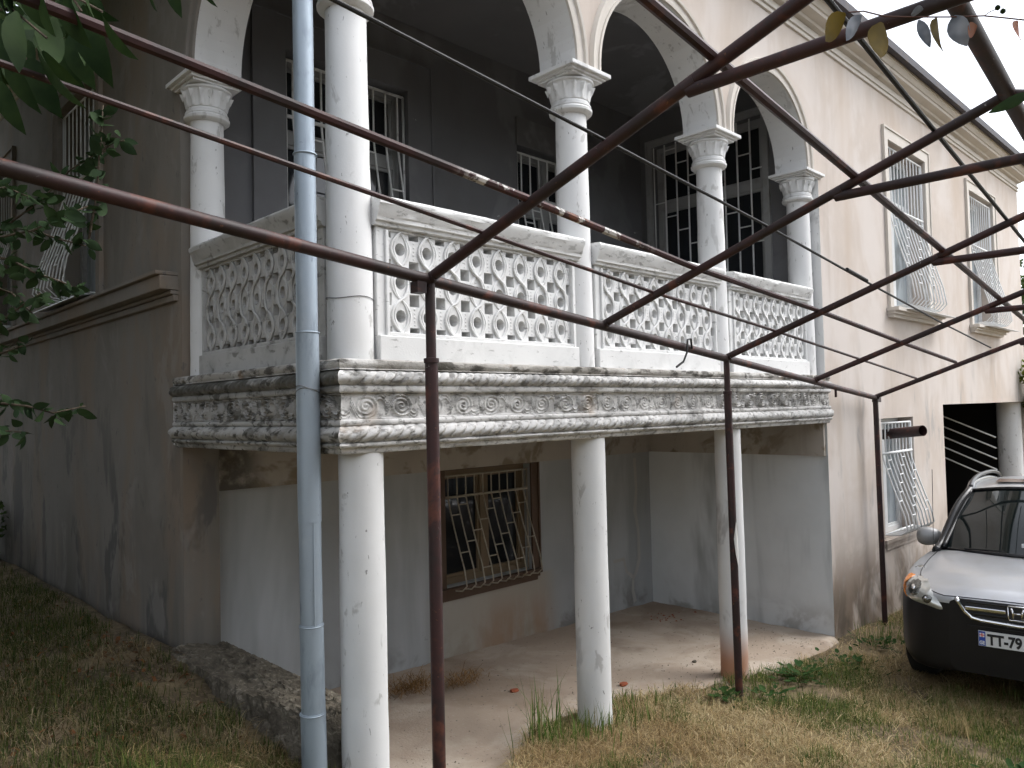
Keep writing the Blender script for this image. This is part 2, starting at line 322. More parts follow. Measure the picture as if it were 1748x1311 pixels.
# recess walls
LW = (4.63, 5.80, -1.66, -.56)
UW1 = (3.05, 4.28, .75, 2.98); UW2 = (5.72, 6.86, .75, 2.80)
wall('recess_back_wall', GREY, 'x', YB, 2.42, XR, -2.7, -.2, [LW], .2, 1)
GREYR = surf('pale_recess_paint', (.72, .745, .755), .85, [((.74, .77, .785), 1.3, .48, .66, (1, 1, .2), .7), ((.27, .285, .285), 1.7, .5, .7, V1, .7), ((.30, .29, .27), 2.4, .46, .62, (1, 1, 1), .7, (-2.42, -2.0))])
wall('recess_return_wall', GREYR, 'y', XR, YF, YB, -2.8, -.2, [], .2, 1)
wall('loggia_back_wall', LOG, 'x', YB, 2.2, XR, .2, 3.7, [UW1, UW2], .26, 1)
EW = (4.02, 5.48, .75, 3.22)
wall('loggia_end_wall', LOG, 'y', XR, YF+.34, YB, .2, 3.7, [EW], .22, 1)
b = MB(); b.box(2.422, XR-.004, 5.60, YB+.02, -.55, -.21); b.build('beige_band_back', BEIGE, house)
b = MB(); b.box(XR-.045, XR+.02, YF+.02, 5.598, -.55, -.21); b.build('beige_band_return', BEIGE, house)
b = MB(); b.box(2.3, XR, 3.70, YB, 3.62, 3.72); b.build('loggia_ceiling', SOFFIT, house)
# plaster crack filler on recess back wall (Y-shaped patch)
b = MB()
pts = [(7.62, -.62), (7.64, -1.0), (7.60, -1.25), (7.66, -1.5), (7.66, -1.85), (7.60, -1.98), (7.53, -2.06)]
def ribbon(pts, wd):
    vs = []
    for i, (x, z) in enumerate(pts):
        a = pts[max(i-1, 0)]; c = pts[min(i+1, len(pts)-1)]; d = Vector((c[0]-a[0], c[1]-a[1])).normalized(); ww = wd*(.7+.6*random.random())
        vs += [(x-d.y*ww, YB-.006, z+d.x*ww), (x+d.y*ww, YB-.006, z-d.x*ww)]
    b.add(vs, [(2*i, 2*i+1, 2*i+3, 2*i+2) for i in range(len(pts)-1)])
ribbon(pts, .03); ribbon([(7.53, -2.04), (7.40, -1.95), (7.36, -1.80), (7.16, -1.80)], .025); ribbon([(7.53, -2.06), (7.52, -2.2), (7.56, -2.34)], .027)
b.build('plaster_patch', surf('pale_filler', (.50, .49, .46), .9), house)

# ---- arcade walls with arches
ZS, ZTOP = 2.405, 3.80
CX = [2.30, 4.18, 6.05, 7.80]; CYL = 5.41; YA = 3.58; XA = 2.30
def arcade(name, cols, front, back, along, ends):
    """along: 'x' or 'y'"""
    P = (lambda a, d, z: (a, d, z)) if along == 'x' else (lambda a, d, z: (d, a, z))
    prof = []
    a0, a1 = ends; prof.append((a0, ZS))
    for i in range(len(cols)-1):
        c = (cols[i]+cols[i+1])/2; r = (cols[i+1]-cols[i])/2-.13
        for k in range(33):
            t = math.pi*(1-k/32); prof.append((c+r*math.cos(t), ZS+.03+r*math.sin(t) if 0 < k < 32 else ZS))
    prof.append((a1, ZS))
    b = MB()
    for i in range(len(prof)-1):
        (p, z), (q, y) = prof[i], prof[i+1]
        b.cur = 0; b.quad(P(p, front, z), P(q, front, y), P(q, front, ZTOP), P(p, front, ZTOP))
        b.cur = 1; b.quad(P(p, back, z), P(q, back, y), P(q, back, ZTOP), P(p, back, ZTOP)); b.quad(P(p, front, z), P(p, back, z), P(q, back, y), P(q, front, y))
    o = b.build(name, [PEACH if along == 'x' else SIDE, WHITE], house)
    for i in range(len(cols)-1):      # archivolt mouldings
        c = (cols[i]+cols[i+1])/2; r = (cols[i+1]-cols[i])/2-.13
        b = MB(); prf = [(.0, 0), (.0, .018), (.022, .022), (.026, .012), (.075, .012), (.08, .03), (.10, .034), (.108, .02), (.115, 0)]
        rows = []
        for k in range(41):
            t = math.pi*(1-k/40); rows.append([P(c+(r+dr)*math.cos(t), front-dd, max(ZS, ZS+.03+(r+dr)*math.sin(t)) if 0 < k < 40 else ZS) for dr, dd in prf])
        b.grid(rows); b.build('archivolt', CREAM if along == 'x' else SIDE, house, smooth=True, auto=35)
    return o
arcade('arcade_wall', CX, YF, YF+.34, 'x', (XL-.0, XR))
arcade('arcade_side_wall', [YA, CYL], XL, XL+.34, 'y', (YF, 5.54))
b = MB(); b.quad((XR, YF+.34, ZS), (XR, YF+.34, 3.8), (XR, YF, 3.8), (XR, YF, ZS)); b.build('arcade_jamb', WHITE, house)
b = MB(); b.quad((XR, YF+.34, .2), (XR, YF+.34, ZS), (XR, YF, ZS), (XR, YF, .2)); b.build('loggia_jamb', WHITE, house)
b = MB(); b.box(XL, XE, YF-.0, YF+.1, 3.80, 3.949); b.build('frieze_strip', PEACH, house) if False else None
b = MB(); b.quad((XL, YF, ZTOP), (XR, YF, ZTOP), (XR, YF, ZT), (XL, YF, ZT)); b.quad((XL, YF, ZTOP), (XL, 5.54, ZTOP), (XL, 5.54, ZT), (XL, YF, ZT)); b.build('arcade_top_wall', PEACH, house)

# ---- columns
def column(name, c, z0, z1, r0, r1, mat, capital=None):
    b = MB(); pr = [(z0, r0)] + [(z0+(z1-z0)*k/14, r0+(r1-r0)*k/14 + .0035*(random.random()-.5)) for k in range(1, 15)]
    o = b.build(name, mat, house, smooth=True, auto=50) if False else None
    b.lathe(pr, c, 40); o = b.build(name, mat, house, smooth=True, auto=50)
    if capital:
        zt = capital; x, y = c
        k = MB()
        def wob(z, t):
            u = (z-(zt-.208))/.115
            return .011*max(0, math.cos(t*14))*(0.4+.9*u) if 0 < u < 1 else 0
        pr = [(zt-.305, r1+.001), (zt-.30, r1+.028), (zt-.287, r1+.042), (zt-.270, r1+.044), (zt-.255, r1+.032), (zt-.252, r1+.036), (zt-.242, r1+.036), (zt-.238, r1+.029), (zt-.226, r1+.029), (zt-.222, r1+.022), (zt-.212, r1+.02)]
        pr += [(zt-.208+.115*i/8, r1+.026+.020*(i/8)**1.6) for i in range(9)] + [(zt-.09, r1+.05), (zt-.084, r1+.060), (zt-.072, r1+.062), (zt-.066, r1+.05), (zt-.058, r1+.045)]
        k.lathe(pr, c, 112, wob); cap = k.build('capital', mat, o, smooth=True, auto=40)
        for j in range(14):                 # small leaf tips round the bell
            t = 2*math.pi*(j+.0)/14; m_ = MB(); dx, dy = math.cos(t), math.sin(t); tx, ty = -dy, dx; rr = r1+.05
            m_.add([(x+dx*(rr-.006)+tx*s*.021, y+dy*(rr-.006)+ty*s*.021, zt-.108) for s in (-1, 1)] + [(x+dx*(rr+.022), y+dy*(rr+.022), zt-.098), (x+dx*(rr-.002), y+dy*(rr-.002), zt-.155)], [(0, 1, 2), (0, 2, 3), (1, 3, 2), (0, 3, 1)])
            m_.build('leaf_tip', mat, o)
        a = MB()
        for (h0, h1, e) in ((-.062, -.045, .165), (-.046, -.028, .185), (-.029, 0.0, .212)):
            a.box(x-e, x+e, y-e, y+e, zt+h0, zt+h1)
        a.build('abacus', mat, o, bevel=.004)
    return o
ZSL = .283
for i, x in enumerate(CX): dz = .10 if i == 0 else 0; column('loggia_column', (x, YA), ZSL-.01, ZS-.295+dz, .127, .112, WHITE, ZS+dz)
column('loggia_column', (XA, CYL), ZSL-.01, ZS-.295, .127, .112, WHITE, ZS)
column('ground_floor_column', (2.30, 3.50), -2.32, -.19, .125, .118, WHITE)
column('ground_floor_column', (4.18, 3.50), -2.40, -.19, .122, .118, WHITE)
o = column('ground_floor_column', (6.08, 3.50), -2.44, -.19, .118, .112, WHITE_RUST); o['label'] = 'white column with a rusty red foot'

# ---- balcony slab with rope mouldings and scroll frieze
slab = MB(); slab.box(2.14, XR, 3.41, YB, -.195, .268); slab = slab.build('balcony_slab', STONE, house)
XS, YS = 2.10, 3.37
path_front = ((XR, YS), (XS, YS), (0, -1)); path_left = ((XS, YS), (XS, 5.535), (-1, 0))
def strip(name, zs, offs, mat, step=.02, disp=None, ov=.0):
    """sweep a (z, offset) profile along front and left faces as two meshes meeting at a mitre"""
    for side, ((ax, ay), (bx, by), (nx, ny)) in enumerate((path_front, path_left)):
        L = math.hypot(bx-ax, by-ay); n = max(2, int(L/step)); dx, dy = (bx-ax)/L, (by-ay)/L
        rows = []
        for i in range(n+1):
            s = L*i/n; row = []
            for z, o in zip(zs, offs):
                d = o + (disp(s, z, side) if disp else 0)
                ss = s
                if side == 0: ss = s + d*(max(0, s-(L-.12))/.12)
                else: ss = s - d*(max(0, .12-s)/.12)
                row.append((ax+dx*ss+nx*d, ay+dy*ss+ny*d, z))
            rows.append(row)
        b = MB(); b.grid(rows); mm = mat if not isinstance(mat, tuple) else mat[side]
        b.build(name, mm, slab, smooth=True, auto=50)
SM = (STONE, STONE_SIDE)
irr = lambda s, z, side: .010*(float(vnoise(s+side*9, z*3, 6))-.5)
strip('top_ledge', [.283, .283, .275, .25, .235, .228, .222], [-.12, -.005, .008, .012, .0, .01, -.02], (STONE_TOP, STONE_TOP), .03, irr)
def ropez(z0, z1, out): return [z0+(z1-z0)*k/10 for k in range(11)], [out*math.sin(math.pi*k/10)**.7 for k in range(11)]
def ropedisp(zm, per, amp):
    def f(s, z, side):
        ph = (s*(1 if side else 1)/per + (z-zm)*14); c = abs((ph % 1)-.5)*2
        env = .6+.4*float(vnoise(s+31*side, 2.2, 1.7) > .42)
        return amp*env*(math.sqrt(max(0, 1-c**3))-.75)*1.2 + .004*(float(vnoise(s, z, 14))-.5)
    return f
zs, of = ropez(.145, .222, .036); strip('rope_moulding', zs, of, SM, .0075, ropedisp(.183, .062, .022))
strip('fillet', [.148, .142, .134, .116, .108, .106], [0, .012, .016, .016, .010, -.012], SM, .03, irr)
def friezedisp(s, z, side):
    per = .222; k = math.floor(s/per); u = (s/per-k-.5)*per; v = (z-.037)*(1 if k % 2 else -1)
    jit = float(_tab[int(k) % 64, 5]); h = 0.0; u2, v2 = (u-.012)*(.78+.1*jit), v*(.96+.1*jit)
    r = math.hypot(u2, v2); th = math.atan2(v2, u2) + jit
    q = v + .060*math.sin(u/per*2*math.pi+.5)
    hs = (.5+.5*math.cos(2*math.pi*q/.019)) if abs(q) < .028 else 0
    if r < .062:
        ph = (r/.0215 - th/(2*math.pi)); h = (.5+.5*math.cos(2*math.pi*ph))*min(1, (.064-r)/.008)
    h = max(h, hs if r > .05 else 0)
    q3 = abs(abs(z-.037)-.064); h = max(h, .8*max(0, 1-q3/.006))
    wear = float(np.clip((vnoise(s+17*side, 5.5, 1.1)-.30)*4, .3 if side == 0 else .7, 1))
    return .027*h*wear + .006*(float(vnoise(s*1.0, z+side, 18))-.5)
nz = 30; strip('scroll_frieze', [-.03+.138*k/nz for k in range(nz+1)], [-.012]*(nz+1), SM, .0062, friezedisp)
strip('fillet', [-.028, -.033, -.04, -.054, -.061, -.064], [-.012, .010, .014, .014, .008, -.01], SM, .03, irr)
zs, of = ropez(-.150, -.062, .040); strip('rope_moulding', zs, of, SM, .0075, ropedisp(-.106, .074, .024))
strip('bottom_moulding', [-.148, -.152, -.160, -.172, -.178, -.196, -.206, -.206], [0, .018, .022, .016, -.002, -.004, -.012, -.3], SM, .03, irr)

# ---- balustrades
def lattice(b, a0, a1, z0, z1, d0, d1, P, nc, nr):
    """pierced panel: circles in cell centres, square holes at the cell corners; P(a,d,z)"""
    cw, ch = (a1-a0)/nc, (z1-z0)/nr
    rc, hs_ = .035, .035
    NS = 16
    for i in range(nc):
        for j in range(nr):
            ca, cz = a0+cw*(i+.5), z0+ch*(j+.5)
            sides = [0, 0]
            circ = [(ca+rc*math.cos(2*math.pi*k/NS+math.pi/16), cz+rc*math.sin(2*math.pi*k/NS+math.pi/16)*1.05) for k in range(NS)]
            hw, hh = cw/2, ch/2; q = hs_
            out = [(hw, hh*.22), (hw, hh-q), (hw-q, hh-q), (hw-q, hh), (hw*.0+.02, hh), (-hw*.0-.02, hh), (-hw+q, hh), (-hw+q, hh-q), (-hw, hh-q), (-hw, hh*.22), (-hw, -hh*.22), (-hw, -hh+q), (-hw+q, -hh+q), (-hw+q, -hh), (-.02, -hh), (.02, -hh), (hw-q, -hh), (hw-q, -hh+q), (hw, -hh+q), (hw, -hh*.22)]
            out = [(ca+x, cz+z) for x, z in out]; no = len(out)
            # map each outer vertex to nearest circle index by angle
            idx = [int(round(((math.atan2((z-cz)/hh, (x-ca)/hw)) % (2*math.pi))/(2*math.pi)*NS-.5)) % NS for x, z in out]
            vs = [P(x, d0, z) for x, z in circ] + [P(x, d0, z) for x, z in out] + [P(x, d1, z) for x, z in circ] + [P(x, d1, z) for x, z in out]
            o2 = NS+no; fs = []
            for k in range(no):
                k2 = (k+1) % no; c1, c2 = idx[k], idx[k2]
                steps = (c2-c1) % NS
                if steps > NS//2: steps = 0; c2 = c1
                loop = [NS+k, NS+k2] + [(c1+steps-t) % NS for t in range(steps+1)]
                fs.append(tuple(loop)); fs.append(tuple(v+o2 for v in reversed(loop)))
                x0_, z0_ = out[k]; x1_, z1_ = out[k2]
                inner = not ((abs(abs(x0_-ca)-hw) < 1e-6 and abs(abs(x1_-ca)-hw) < 1e-6) or (abs(abs(z0_-cz)-hh) < 1e-6 and abs(abs(z1_-cz)-hh) < 1e-6))
                if inner: fs.append((NS+k, NS+k2, NS+k2+o2, NS+k+o2))
            for k in range(NS): fs.append((k, (k+1) % NS, (k+1) % NS+o2, k+o2))
            b.add(vs, fs)
def strands(b, a0, a1, z0, z1, d0, P, nc, nr, dirn):
    cw, ch = (a1-a0)/nc, (z1-z0)/nr
    for i in range(nc):
        ca = a0+cw*(i+.5)
        for s in (1, -1):
            for off in (.0, .017):
                pts = []
                for k in range(nr*14+1):
                    z = z0+ch*nr*k/(nr*14); ph = (z-z0)/ch*math.pi
                    A = (.047+off)
                    sn = math.sin(ph); x = ca + s*A*math.copysign(abs(sn)**.72, sn)
                    lift = .004 + .006*math.cos(ph)*s*(1 if (int((z-z0)/ch+.5) % 2) else -1)
                    pts.append(P(x, d0-(lift)*dirn, z))
                b.tube(pts, .0078, 5, False)
    for i in range(nc+1):                 # bead rows between the square holes
        for j in range(nr):
            for t in (-.045, -.022, 0, .022, .045):
                a = a0+cw*i; z = z0+ch*(j+.5)+t
                if i == 0: a += .02
                if i == nc: a -= .02
                q = .009; c = P(a, d0, z); e = P(a, d0-.007*dirn, z)
                b.add([P(a-q, d0, z), P(a, d0, z-q*.8), P(a+q, d0, z), P(a, d0, z+q*.8), e], [(0, 1, 4), (1, 2, 4), (2, 3, 4), (3, 0, 4)])
def balustrade(a0, a1, along, mat, nc, front, label):
    P = (lambda a, d, z: (a, d, z)) if along == 'x' else (lambda a, d, z: (d, a, z))
    bo = lambda b, p, q, d, e, z0, z1: b.box(p, q, d, e, z0, z1) if along == 'x' else b.box(d, e, p, q, z0, z1)
    b = MB(); bo(b, a0, a1, front-.01, front+.16, .27, .425); pl = b.build('balustrade_plinth', mat, house, bevel=.006)
    p0, p1 = a0+.075, a1-.045
    b = MB(); bo(b, a0, p0-.02, front+.015, front+.14, .425, 1.03); bo(b, p1+.015, a1, front+.015, front+.14, .425, 1.03)
    bo(b, p0-.02, p1+.015, front+.02, front+.12, 1.012, 1.03); bo(b, p0-.02, p0, front+.0, front+.1, .425, 1.012); bo(b, p1, p1+.015, front+.0, front+.1, .425, 1.012)
    bo(b, p0-.001, p1+.001, front+.002, front+.1, .425, .447); b.build('panel_frame', mat, pl, bevel=.004)
    z0, z1 = .446, 1.013
    b = MB(); lattice(b, p0, p1, z0, z1, front+.03, front+.145, P, nc, 3); b.build('lattice_panel', mat, pl)
    b = MB(); strands(b, p0, p1, z0, z1, front+.03, P, nc, 3, 1); b.build('interlace_relief', mat, pl, smooth=True)
    # moulded hand rail
    prof = [(front+.02, 1.028), (front-.005, 1.032), (front-.008, 1.05), (front-.025, 1.055), (front-.028, 1.075), (front-.035, 1.082), (front-.045, 1.12), (front-.06, 1.14), (front-.062, 1.165), (front-.05, 1.18), (front+.02, 1.187), (front+.18, 1.187), (front+.19, 1.16), (front+.17, 1.03)]
    e0, e1 = a0-.02, a1+.03; n = 24; rows = []
    for i in range(n+1):
        a = e0+(e1-e0)*i/n; rows.append([P(a, d+.004*(random.random()-.5), z+.003*(random.random()-.5)) for d, z in prof])
    b = MB(); b.grid(rows); b.add(rows[0], [tuple(range(len(prof)))]); b.add(rows[-1], [tuple(range(len(prof)))])
    b.build('hand_rail', mat, pl, smooth=True, auto=35)
balustrade(2.41, 4.07, 'x', RAILW, 8, 3.47, '')
balustrade(4.29, 5.94, 'x', RAILW, 8, 3.47, '')
balustrade(6.16, 7.69, 'x', RAILW, 8, 3.47, '')
balustrade(3.69, 5.30, 'y', RAILG, 9, 2.19, '')

# ---- cornice and roof
def sweep(name, prof, mat, x0=XL, x1=XE, y0=YF, y1=YE):
    for nm, f in (('x', lambda o, z, e: ((x0-o, y0-o, z), (x1+o, y0-o, z))), ('y', lambda o, z, e: ((x0-o, y0-o, z), (x0-o, y1, z))), ('e', lambda o, z, e: ((x1+o, y0-o, z), (x1+o, y1, z)))):
        A = [f(o, z, 0) for o, z in prof]; b = MB(); b.grid([[a[0] for a in A], [a[1] for a in A]]); b.build(name, mat, house)
sweep('cornice', [(0, 3.78), (.022, 3.785), (.022, 3.81), (.012, 3.812), (.012, 3.835), (.03, 3.84), (.03, 3.86), (.008, 3.865), (.008, 3.93), (.06, 3.94), (.07, 3.965), (.085, 3.968), (.16, 3.985), (.165, 4.02), (.18, 4.022), (.21, 4.07), (.225, 4.072), (.225, 4.11)], CREAM)
sweep('eave_edge', [(.215, 4.108), (.31, 4.09), (.315, 4.175), (.25, 4.18)], ROOFM)
b = MB(); o = .30; ridge_z = 5.6; ym = (YF+YE)/2
A = [(XL-o, YF-o, 4.172), (XE+o, YF-o, 4.172), (XE+o, YE+o, 4.172), (XL-o, YE+o, 4.172), (XL+5, ym, ridge_z), (XE-5, ym, ridge_z)]
b.add(A, [(0, 1, 5, 4), (1, 2, 5), (2, 3, 4, 5), (3, 0, 4)]); b.build('roof', ROOFM, house)

# ---- windows
def grille(b, w_, z0, z1, zt, P, belly, n, r=.007, top_straight=True, rng_=None):
    """P(a, out, z) with a in 0..w_"""
    for k in range(n):
        a = w_*(k+.5)/n; pts = [P(a, .02, z1), P(a, .02, zt)]
        H = zt-z0
        for q in range(1, 9):
            u = q/8
            out = .02 + belly*min(1, u/.86)**1.15 if u <= .87 else None
            z = zt-H*u
            if u <= .87: pts.append(P(a, out, z))
        pts += [P(a, .02+belly*.97, z0+H*.075), P(a, .02+belly*.72, z0+H*.015), P(a, .02+belly*.3, z0), P(a, .02, z0)]
        b.tube(pts, r, 5, False)
    for k in range(n-1):
        for j in range(2):
            a = w_*(k+.5)/n; u = ((k*.37+j*.5+.18) % 1)*.78+.05
            out = .02+belly*min(1, u/.86)**1.15; z = zt-(zt-z0)*u
            b.tube([P(a, out, z), P(a+w_/n, out, z)], r*.85, 5, False)
    b.tube([P(0, .025, zt), P(w_, .025, zt)], r*1.7, 6); b.tube([P(0, .02, z1), P(w_, .02, z1)], r*1.3, 6)
    b.tube([P(0, .02, z0), P(w_, .02, z0)], r*1.3, 6)
    b.tube([P(0, .02, z1), P(0, .02, z0)], r*1.3, 6); b.tube([P(w_, .02, z1), P(w_, .02, z0)], r*1.3, 6)
def flat_grille(b, w_, z0, z1, P, n, r=.008):
    for k in range(n+1): b.tube([P(w_*k/n, .03, z0), P(w_*k/n, .03, z1)], r, 5, False)
    for k in range(n):
        for j in range(3):
            z = z0+(z1-z0)*(((k*.41+j/3+.1) % 1))
            b.tube([P(w_*k/n, .03, z), P(w_*(k+1)/n, .03, z)], r*.8, 5, False)
def window(name, P, wd, z0, z1, fr, pane, bars, depth, zt, belly, nb, trim=None, sill=None, trans=.68, gz0=None, r=.007, flat=False, label=None, mull=True):
    """P(a, out, z): out>0 is outdoors; opening a 0..wd"""
    b = MB()
    def bx_(b, a, c, o0, o1, p, q):
        v = [P(x, y, z) for z in (p, q) for x, y in ((a, o0), (c, o0), (c, o1), (a, o1))]
        b.add(v, [(0, 3, 2, 1), (4, 5, 6, 7), (0, 1, 5, 4), (1, 2, 6, 5), (2, 3, 7, 6), (3, 0, 4, 7)])
    d = depth; t = .065; zm = z0+(z1-z0)*trans
    bx_(b, 0, t, -d, -d+.06, z0, z1); bx_(b, wd-t, wd, -d, -d+.06, z0, z1); bx_(b, t, wd-t, -d, -d+.06, z1-t, z1); bx_(b, t, wd-t, -d, -d+.06, z0, z0+t)
    if mull: bx_(b, wd/2-.05, wd/2+.05, -d, -d+.065, z0+t, z1-t)
    if trans < 1: bx_(b, t, wd-t, -d, -d+.058, zm-.05, zm+.05)
    win = b.build(name, fr, house, bevel=.004)
    if label: win['label'] = label
    cells = [(t, wd/2-.05), (wd/2+.05, wd-t)] if mull else [(t, wd-t)]
    for a, c in cells:
        for p, q in ([(z0+t, zm-.05), (zm+.05, z1-t)] if trans < 1 else [(z0+t, z1-t)]):
            k = MB(); bx_(k, a, c, -d+.012, -d+.02, p, q); k.build('pane', pane, win)
            k = MB(); e = .028
            for (a1, c1, p1, q1) in ((a, a+e, p, q), (c-e, c, p, q), (a+e, c-e, p, p+e), (a+e, c-e, q-e, q)): bx_(k, a1, c1, -d+.018, -d+.045, p1, q1)
            k.build('sash', fr, win)
    g = MB()
    GP = lambda a, o, z: P(a, o-.04, z)
    if bars:
        if flat: flat_grille(g, wd, z0, z1, lambda a, o, z: P(a, o-.06, z), nb, r)
        else: grille(g, wd-.04, gz0 if gz0 is not None else z0+.05, z1-.06, zt, lambda a, o, z: P(a+.02, o-.05, z), belly, nb, r)
        g.build('window_grille', bars, win, smooth=True)
    if trim:
        tw, tm = trim; k = MB()
        bx_(k, -tw, 0, -.002, .022, z0, z1+tw); bx_(k, wd, wd+tw, -.002, .022, z0, z1+tw); bx_(k, 0, wd, -.002, .022, z1, z1+tw)
        bx_(k, -tw-.022, -tw, -.002, .036, z0, z1+tw+.022); bx_(k, wd+tw, wd+tw+.022, -.002, .036, z0, z1+tw+.022); bx_(k, -tw, wd+tw, -.002, .036, z1+tw, z1+tw+.022)
        k.build('window_trim', tm, win)
    if sill:
        k = MB(); ex, dp, sm = sill
        bx_(k, -ex, wd+ex, -.0, dp, z0-.045, z0-.004); bx_(k, -ex+.02, wd+ex-.02, -.0, dp*.7, z0-.08, z0-.045); bx_(k, -ex+.04, wd+ex-.04, -.0, dp*.45, z0-.12, z0-.08)
        k.build('window_sill', sm, win)
    return win
PF = lambda x0: (lambda a, o, z: (x0+a, YF-o, z))
PB = lambda x0: (lambda a, o, z: (x0+a, YB-o, z))
PS = lambda y0: (lambda a, o, z: (XL-o, y0+a, z))
PE = lambda y0: (lambda a, o, z: (XR-o, y0+a, z))
for wn, lb in ((W1, 'upper window with white bellied bars beside the arcade'), (W2, 'upper window with white bellied bars near the house end')):
    wi = window('window', PF(wn[0]), wn[1]-wn[0], wn[2], wn[3], FRAMEW, PANEC, IRONW, .26, wn[2]+1.28, .28, 11, (.13, CREAM), (.20, .14, CREAM), gz0=wn[2]+.03, r=.0085, label=lb)
    k = MB(); k.add([(wn[0]-.12, YF-.02, wn[2]-.002), (wn[1]+.3, YF-.02, wn[2]-.002), (wn[1]+.3, YF-.27, wn[2]-.03), (wn[0]+.25, YF-.27, wn[2]-.03), (wn[0]+.3, YF-.27, wn[2]-.033), (wn[1]+.3, YF-.27, wn[2]-.036), (wn[1]+.3, YF-.02, wn[2]-.006), (wn[0]-.12, YF-.02, wn[2]-.006)], [(0, 1, 2, 3), (7, 6, 5, 4), (3, 2, 5, 4), (1, 2, 5, 6)])
    k.build('sill_flashing', SHEET, wi)
window('window', PF(WL[0]), WL[1]-WL[0], WL[2], WL[3], FRAMEW, PANEC, IRONW, .24, WL[3]-.42, .26, 9, None, (.03, .03, PEACH), 1.0, r=.0095, label='low window with white bellied bars behind the car')
for wn in (SW1, SW2):
    wi = window('window', PS(wn[0]), wn[1]-wn[0], wn[2], wn[3], FRAMEG, PANEC, IRONW, .24, wn[2]+1.2, .30, 9, (.13, SIDE), None, gz0=wn[2]+.04)
    k = MB(); k.add([(XL+.0, wn[0]-.1, wn[2]+.01), (XL+.0, wn[1]+.1, wn[2]+.01), (XL-.22, wn[1]+.1, wn[2]-.03), (XL-.22, wn[0]-.1, wn[2]-.03), (XL-.22, wn[1]+.1, wn[2]-.036), (XL-.22, wn[0]-.1, wn[2]-.036)], [(0, 1, 2, 3), (3, 2, 4, 5)]); k.build('sill_flashing', SHEET, wi)
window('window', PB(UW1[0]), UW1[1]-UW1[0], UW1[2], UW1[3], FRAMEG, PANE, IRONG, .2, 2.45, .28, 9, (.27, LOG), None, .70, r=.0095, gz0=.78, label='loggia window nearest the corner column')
window('window', PB(UW2[0]), UW2[1]-UW2[0], UW2[2], UW2[3], FRAMEG, PANE, IRONG, .2, 2.28, .28, 8, None, None, .70, r=.0095, gz0=.78)
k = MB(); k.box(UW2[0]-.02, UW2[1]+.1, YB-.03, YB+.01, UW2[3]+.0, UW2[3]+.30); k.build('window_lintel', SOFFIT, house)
window('window', PE(EW[0]), EW[1]-EW[0], EW[2], EW[3], FRAMEG, PANE, IRONG, .16, 2.6, 0, 9, (.06, FRAMEG), None, .70, flat=True, r=.0105)
window('window', PB(LW[0]), LW[1]-LW[0], LW[2], LW[3], FRAMEO, PANE, IRONC, .15, LW[3]-.26, .26, 10, (.09, FRAMEB), (.10, .06, FRAMEB), 1.0, gz0=LW[2]-.03, r=.0075, label='low window with bellied bars and brown frame under the balcony')
# belt ledge on the side wall
k = MB()
for (o_, z0, z1) in ((.035, .84, .885), (.055, .887, .915), (.13, .918, 1.02), (.16, 1.022, 1.05)): k.box(XL-o_, XL+.01, 5.60, YE, z0, z1)
k.build('belt_ledge', SIDE, house, bevel=.006)
# passage with stair behind the opening
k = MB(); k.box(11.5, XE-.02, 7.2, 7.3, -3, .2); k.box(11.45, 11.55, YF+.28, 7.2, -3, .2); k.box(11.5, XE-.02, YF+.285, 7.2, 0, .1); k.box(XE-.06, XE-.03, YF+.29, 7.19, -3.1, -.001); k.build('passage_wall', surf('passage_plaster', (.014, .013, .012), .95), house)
st = MB()
for i in range(9):
    st.box(13.2, 15.55, 4.0+i*.30, 7.19, -2.75+i*.19, -2.75+(i+1)*.19)
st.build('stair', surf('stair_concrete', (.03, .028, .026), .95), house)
for i in range(5):
    k = MB(); h = .18+i*.19
    k.tube([(15.62, 3.72, -1.62+h), (15.62, 6.8, -1.62+h+3.08*.46)], .014, 6); k.build('stair_rail', IRONG, house, smooth=True)
k = MB(); k.lathe([(-3.0, .19), (-.07, .19)], (16.12, 3.62), 32); k.build('porch_column', WHITE, house, smooth=True, auto=50)
k = MB(); k.tube([(9.92, 3.70, -.42), (9.55, 3.00, -.345)], .062, 18, False); k.tube([(9.55, 3.00, -.345), (9.92, 3.70, -.42)], .056, 18, False)
tag(k.build('flue_pipe', RUST, None, smooth=True), 'short open maroon flue pipe poking out of the low barred window', 'pipe')

# ------------------------------------------------------------------ rubble kerb
b = MB(); rows = []
for i in range(150):
    y = 3.60+1.93*i/149; row = []
    for j in range(49):
        t = j/48
        if t < .35: x, z = 2.05-.10*(.35-t)/.35, -2.3+.68*t/.35
        elif t < .75: x, z = 2.05+.37*(t-.35)/.4, -1.62
        else: x, z = 2.42, -1.62-.7*(t-.75)/.25
        if i < 8 and z > -2.0: z -= (8-i)*.03
        n1 = float(vnoise(y, t*1.75, 5))-.5; n2 = float(vnoise(y+3, t*1.75, 13))-.5; n3 = random.random()-.5
        row.append((x-(.10*n1+.05*n2+.02*n3), y+.03*n2+.01*n3, z+.08*n1+.05*n2+.022*n3))
    rows.append(row)
b.grid(rows); b.add(rows[0], [tuple(range(49))])
tag(b.build('rubble_kerb', RUBBLE, None, smooth=False), 'crumbling rubble concrete kerb at the foot of the balcony corner', 'kerb')

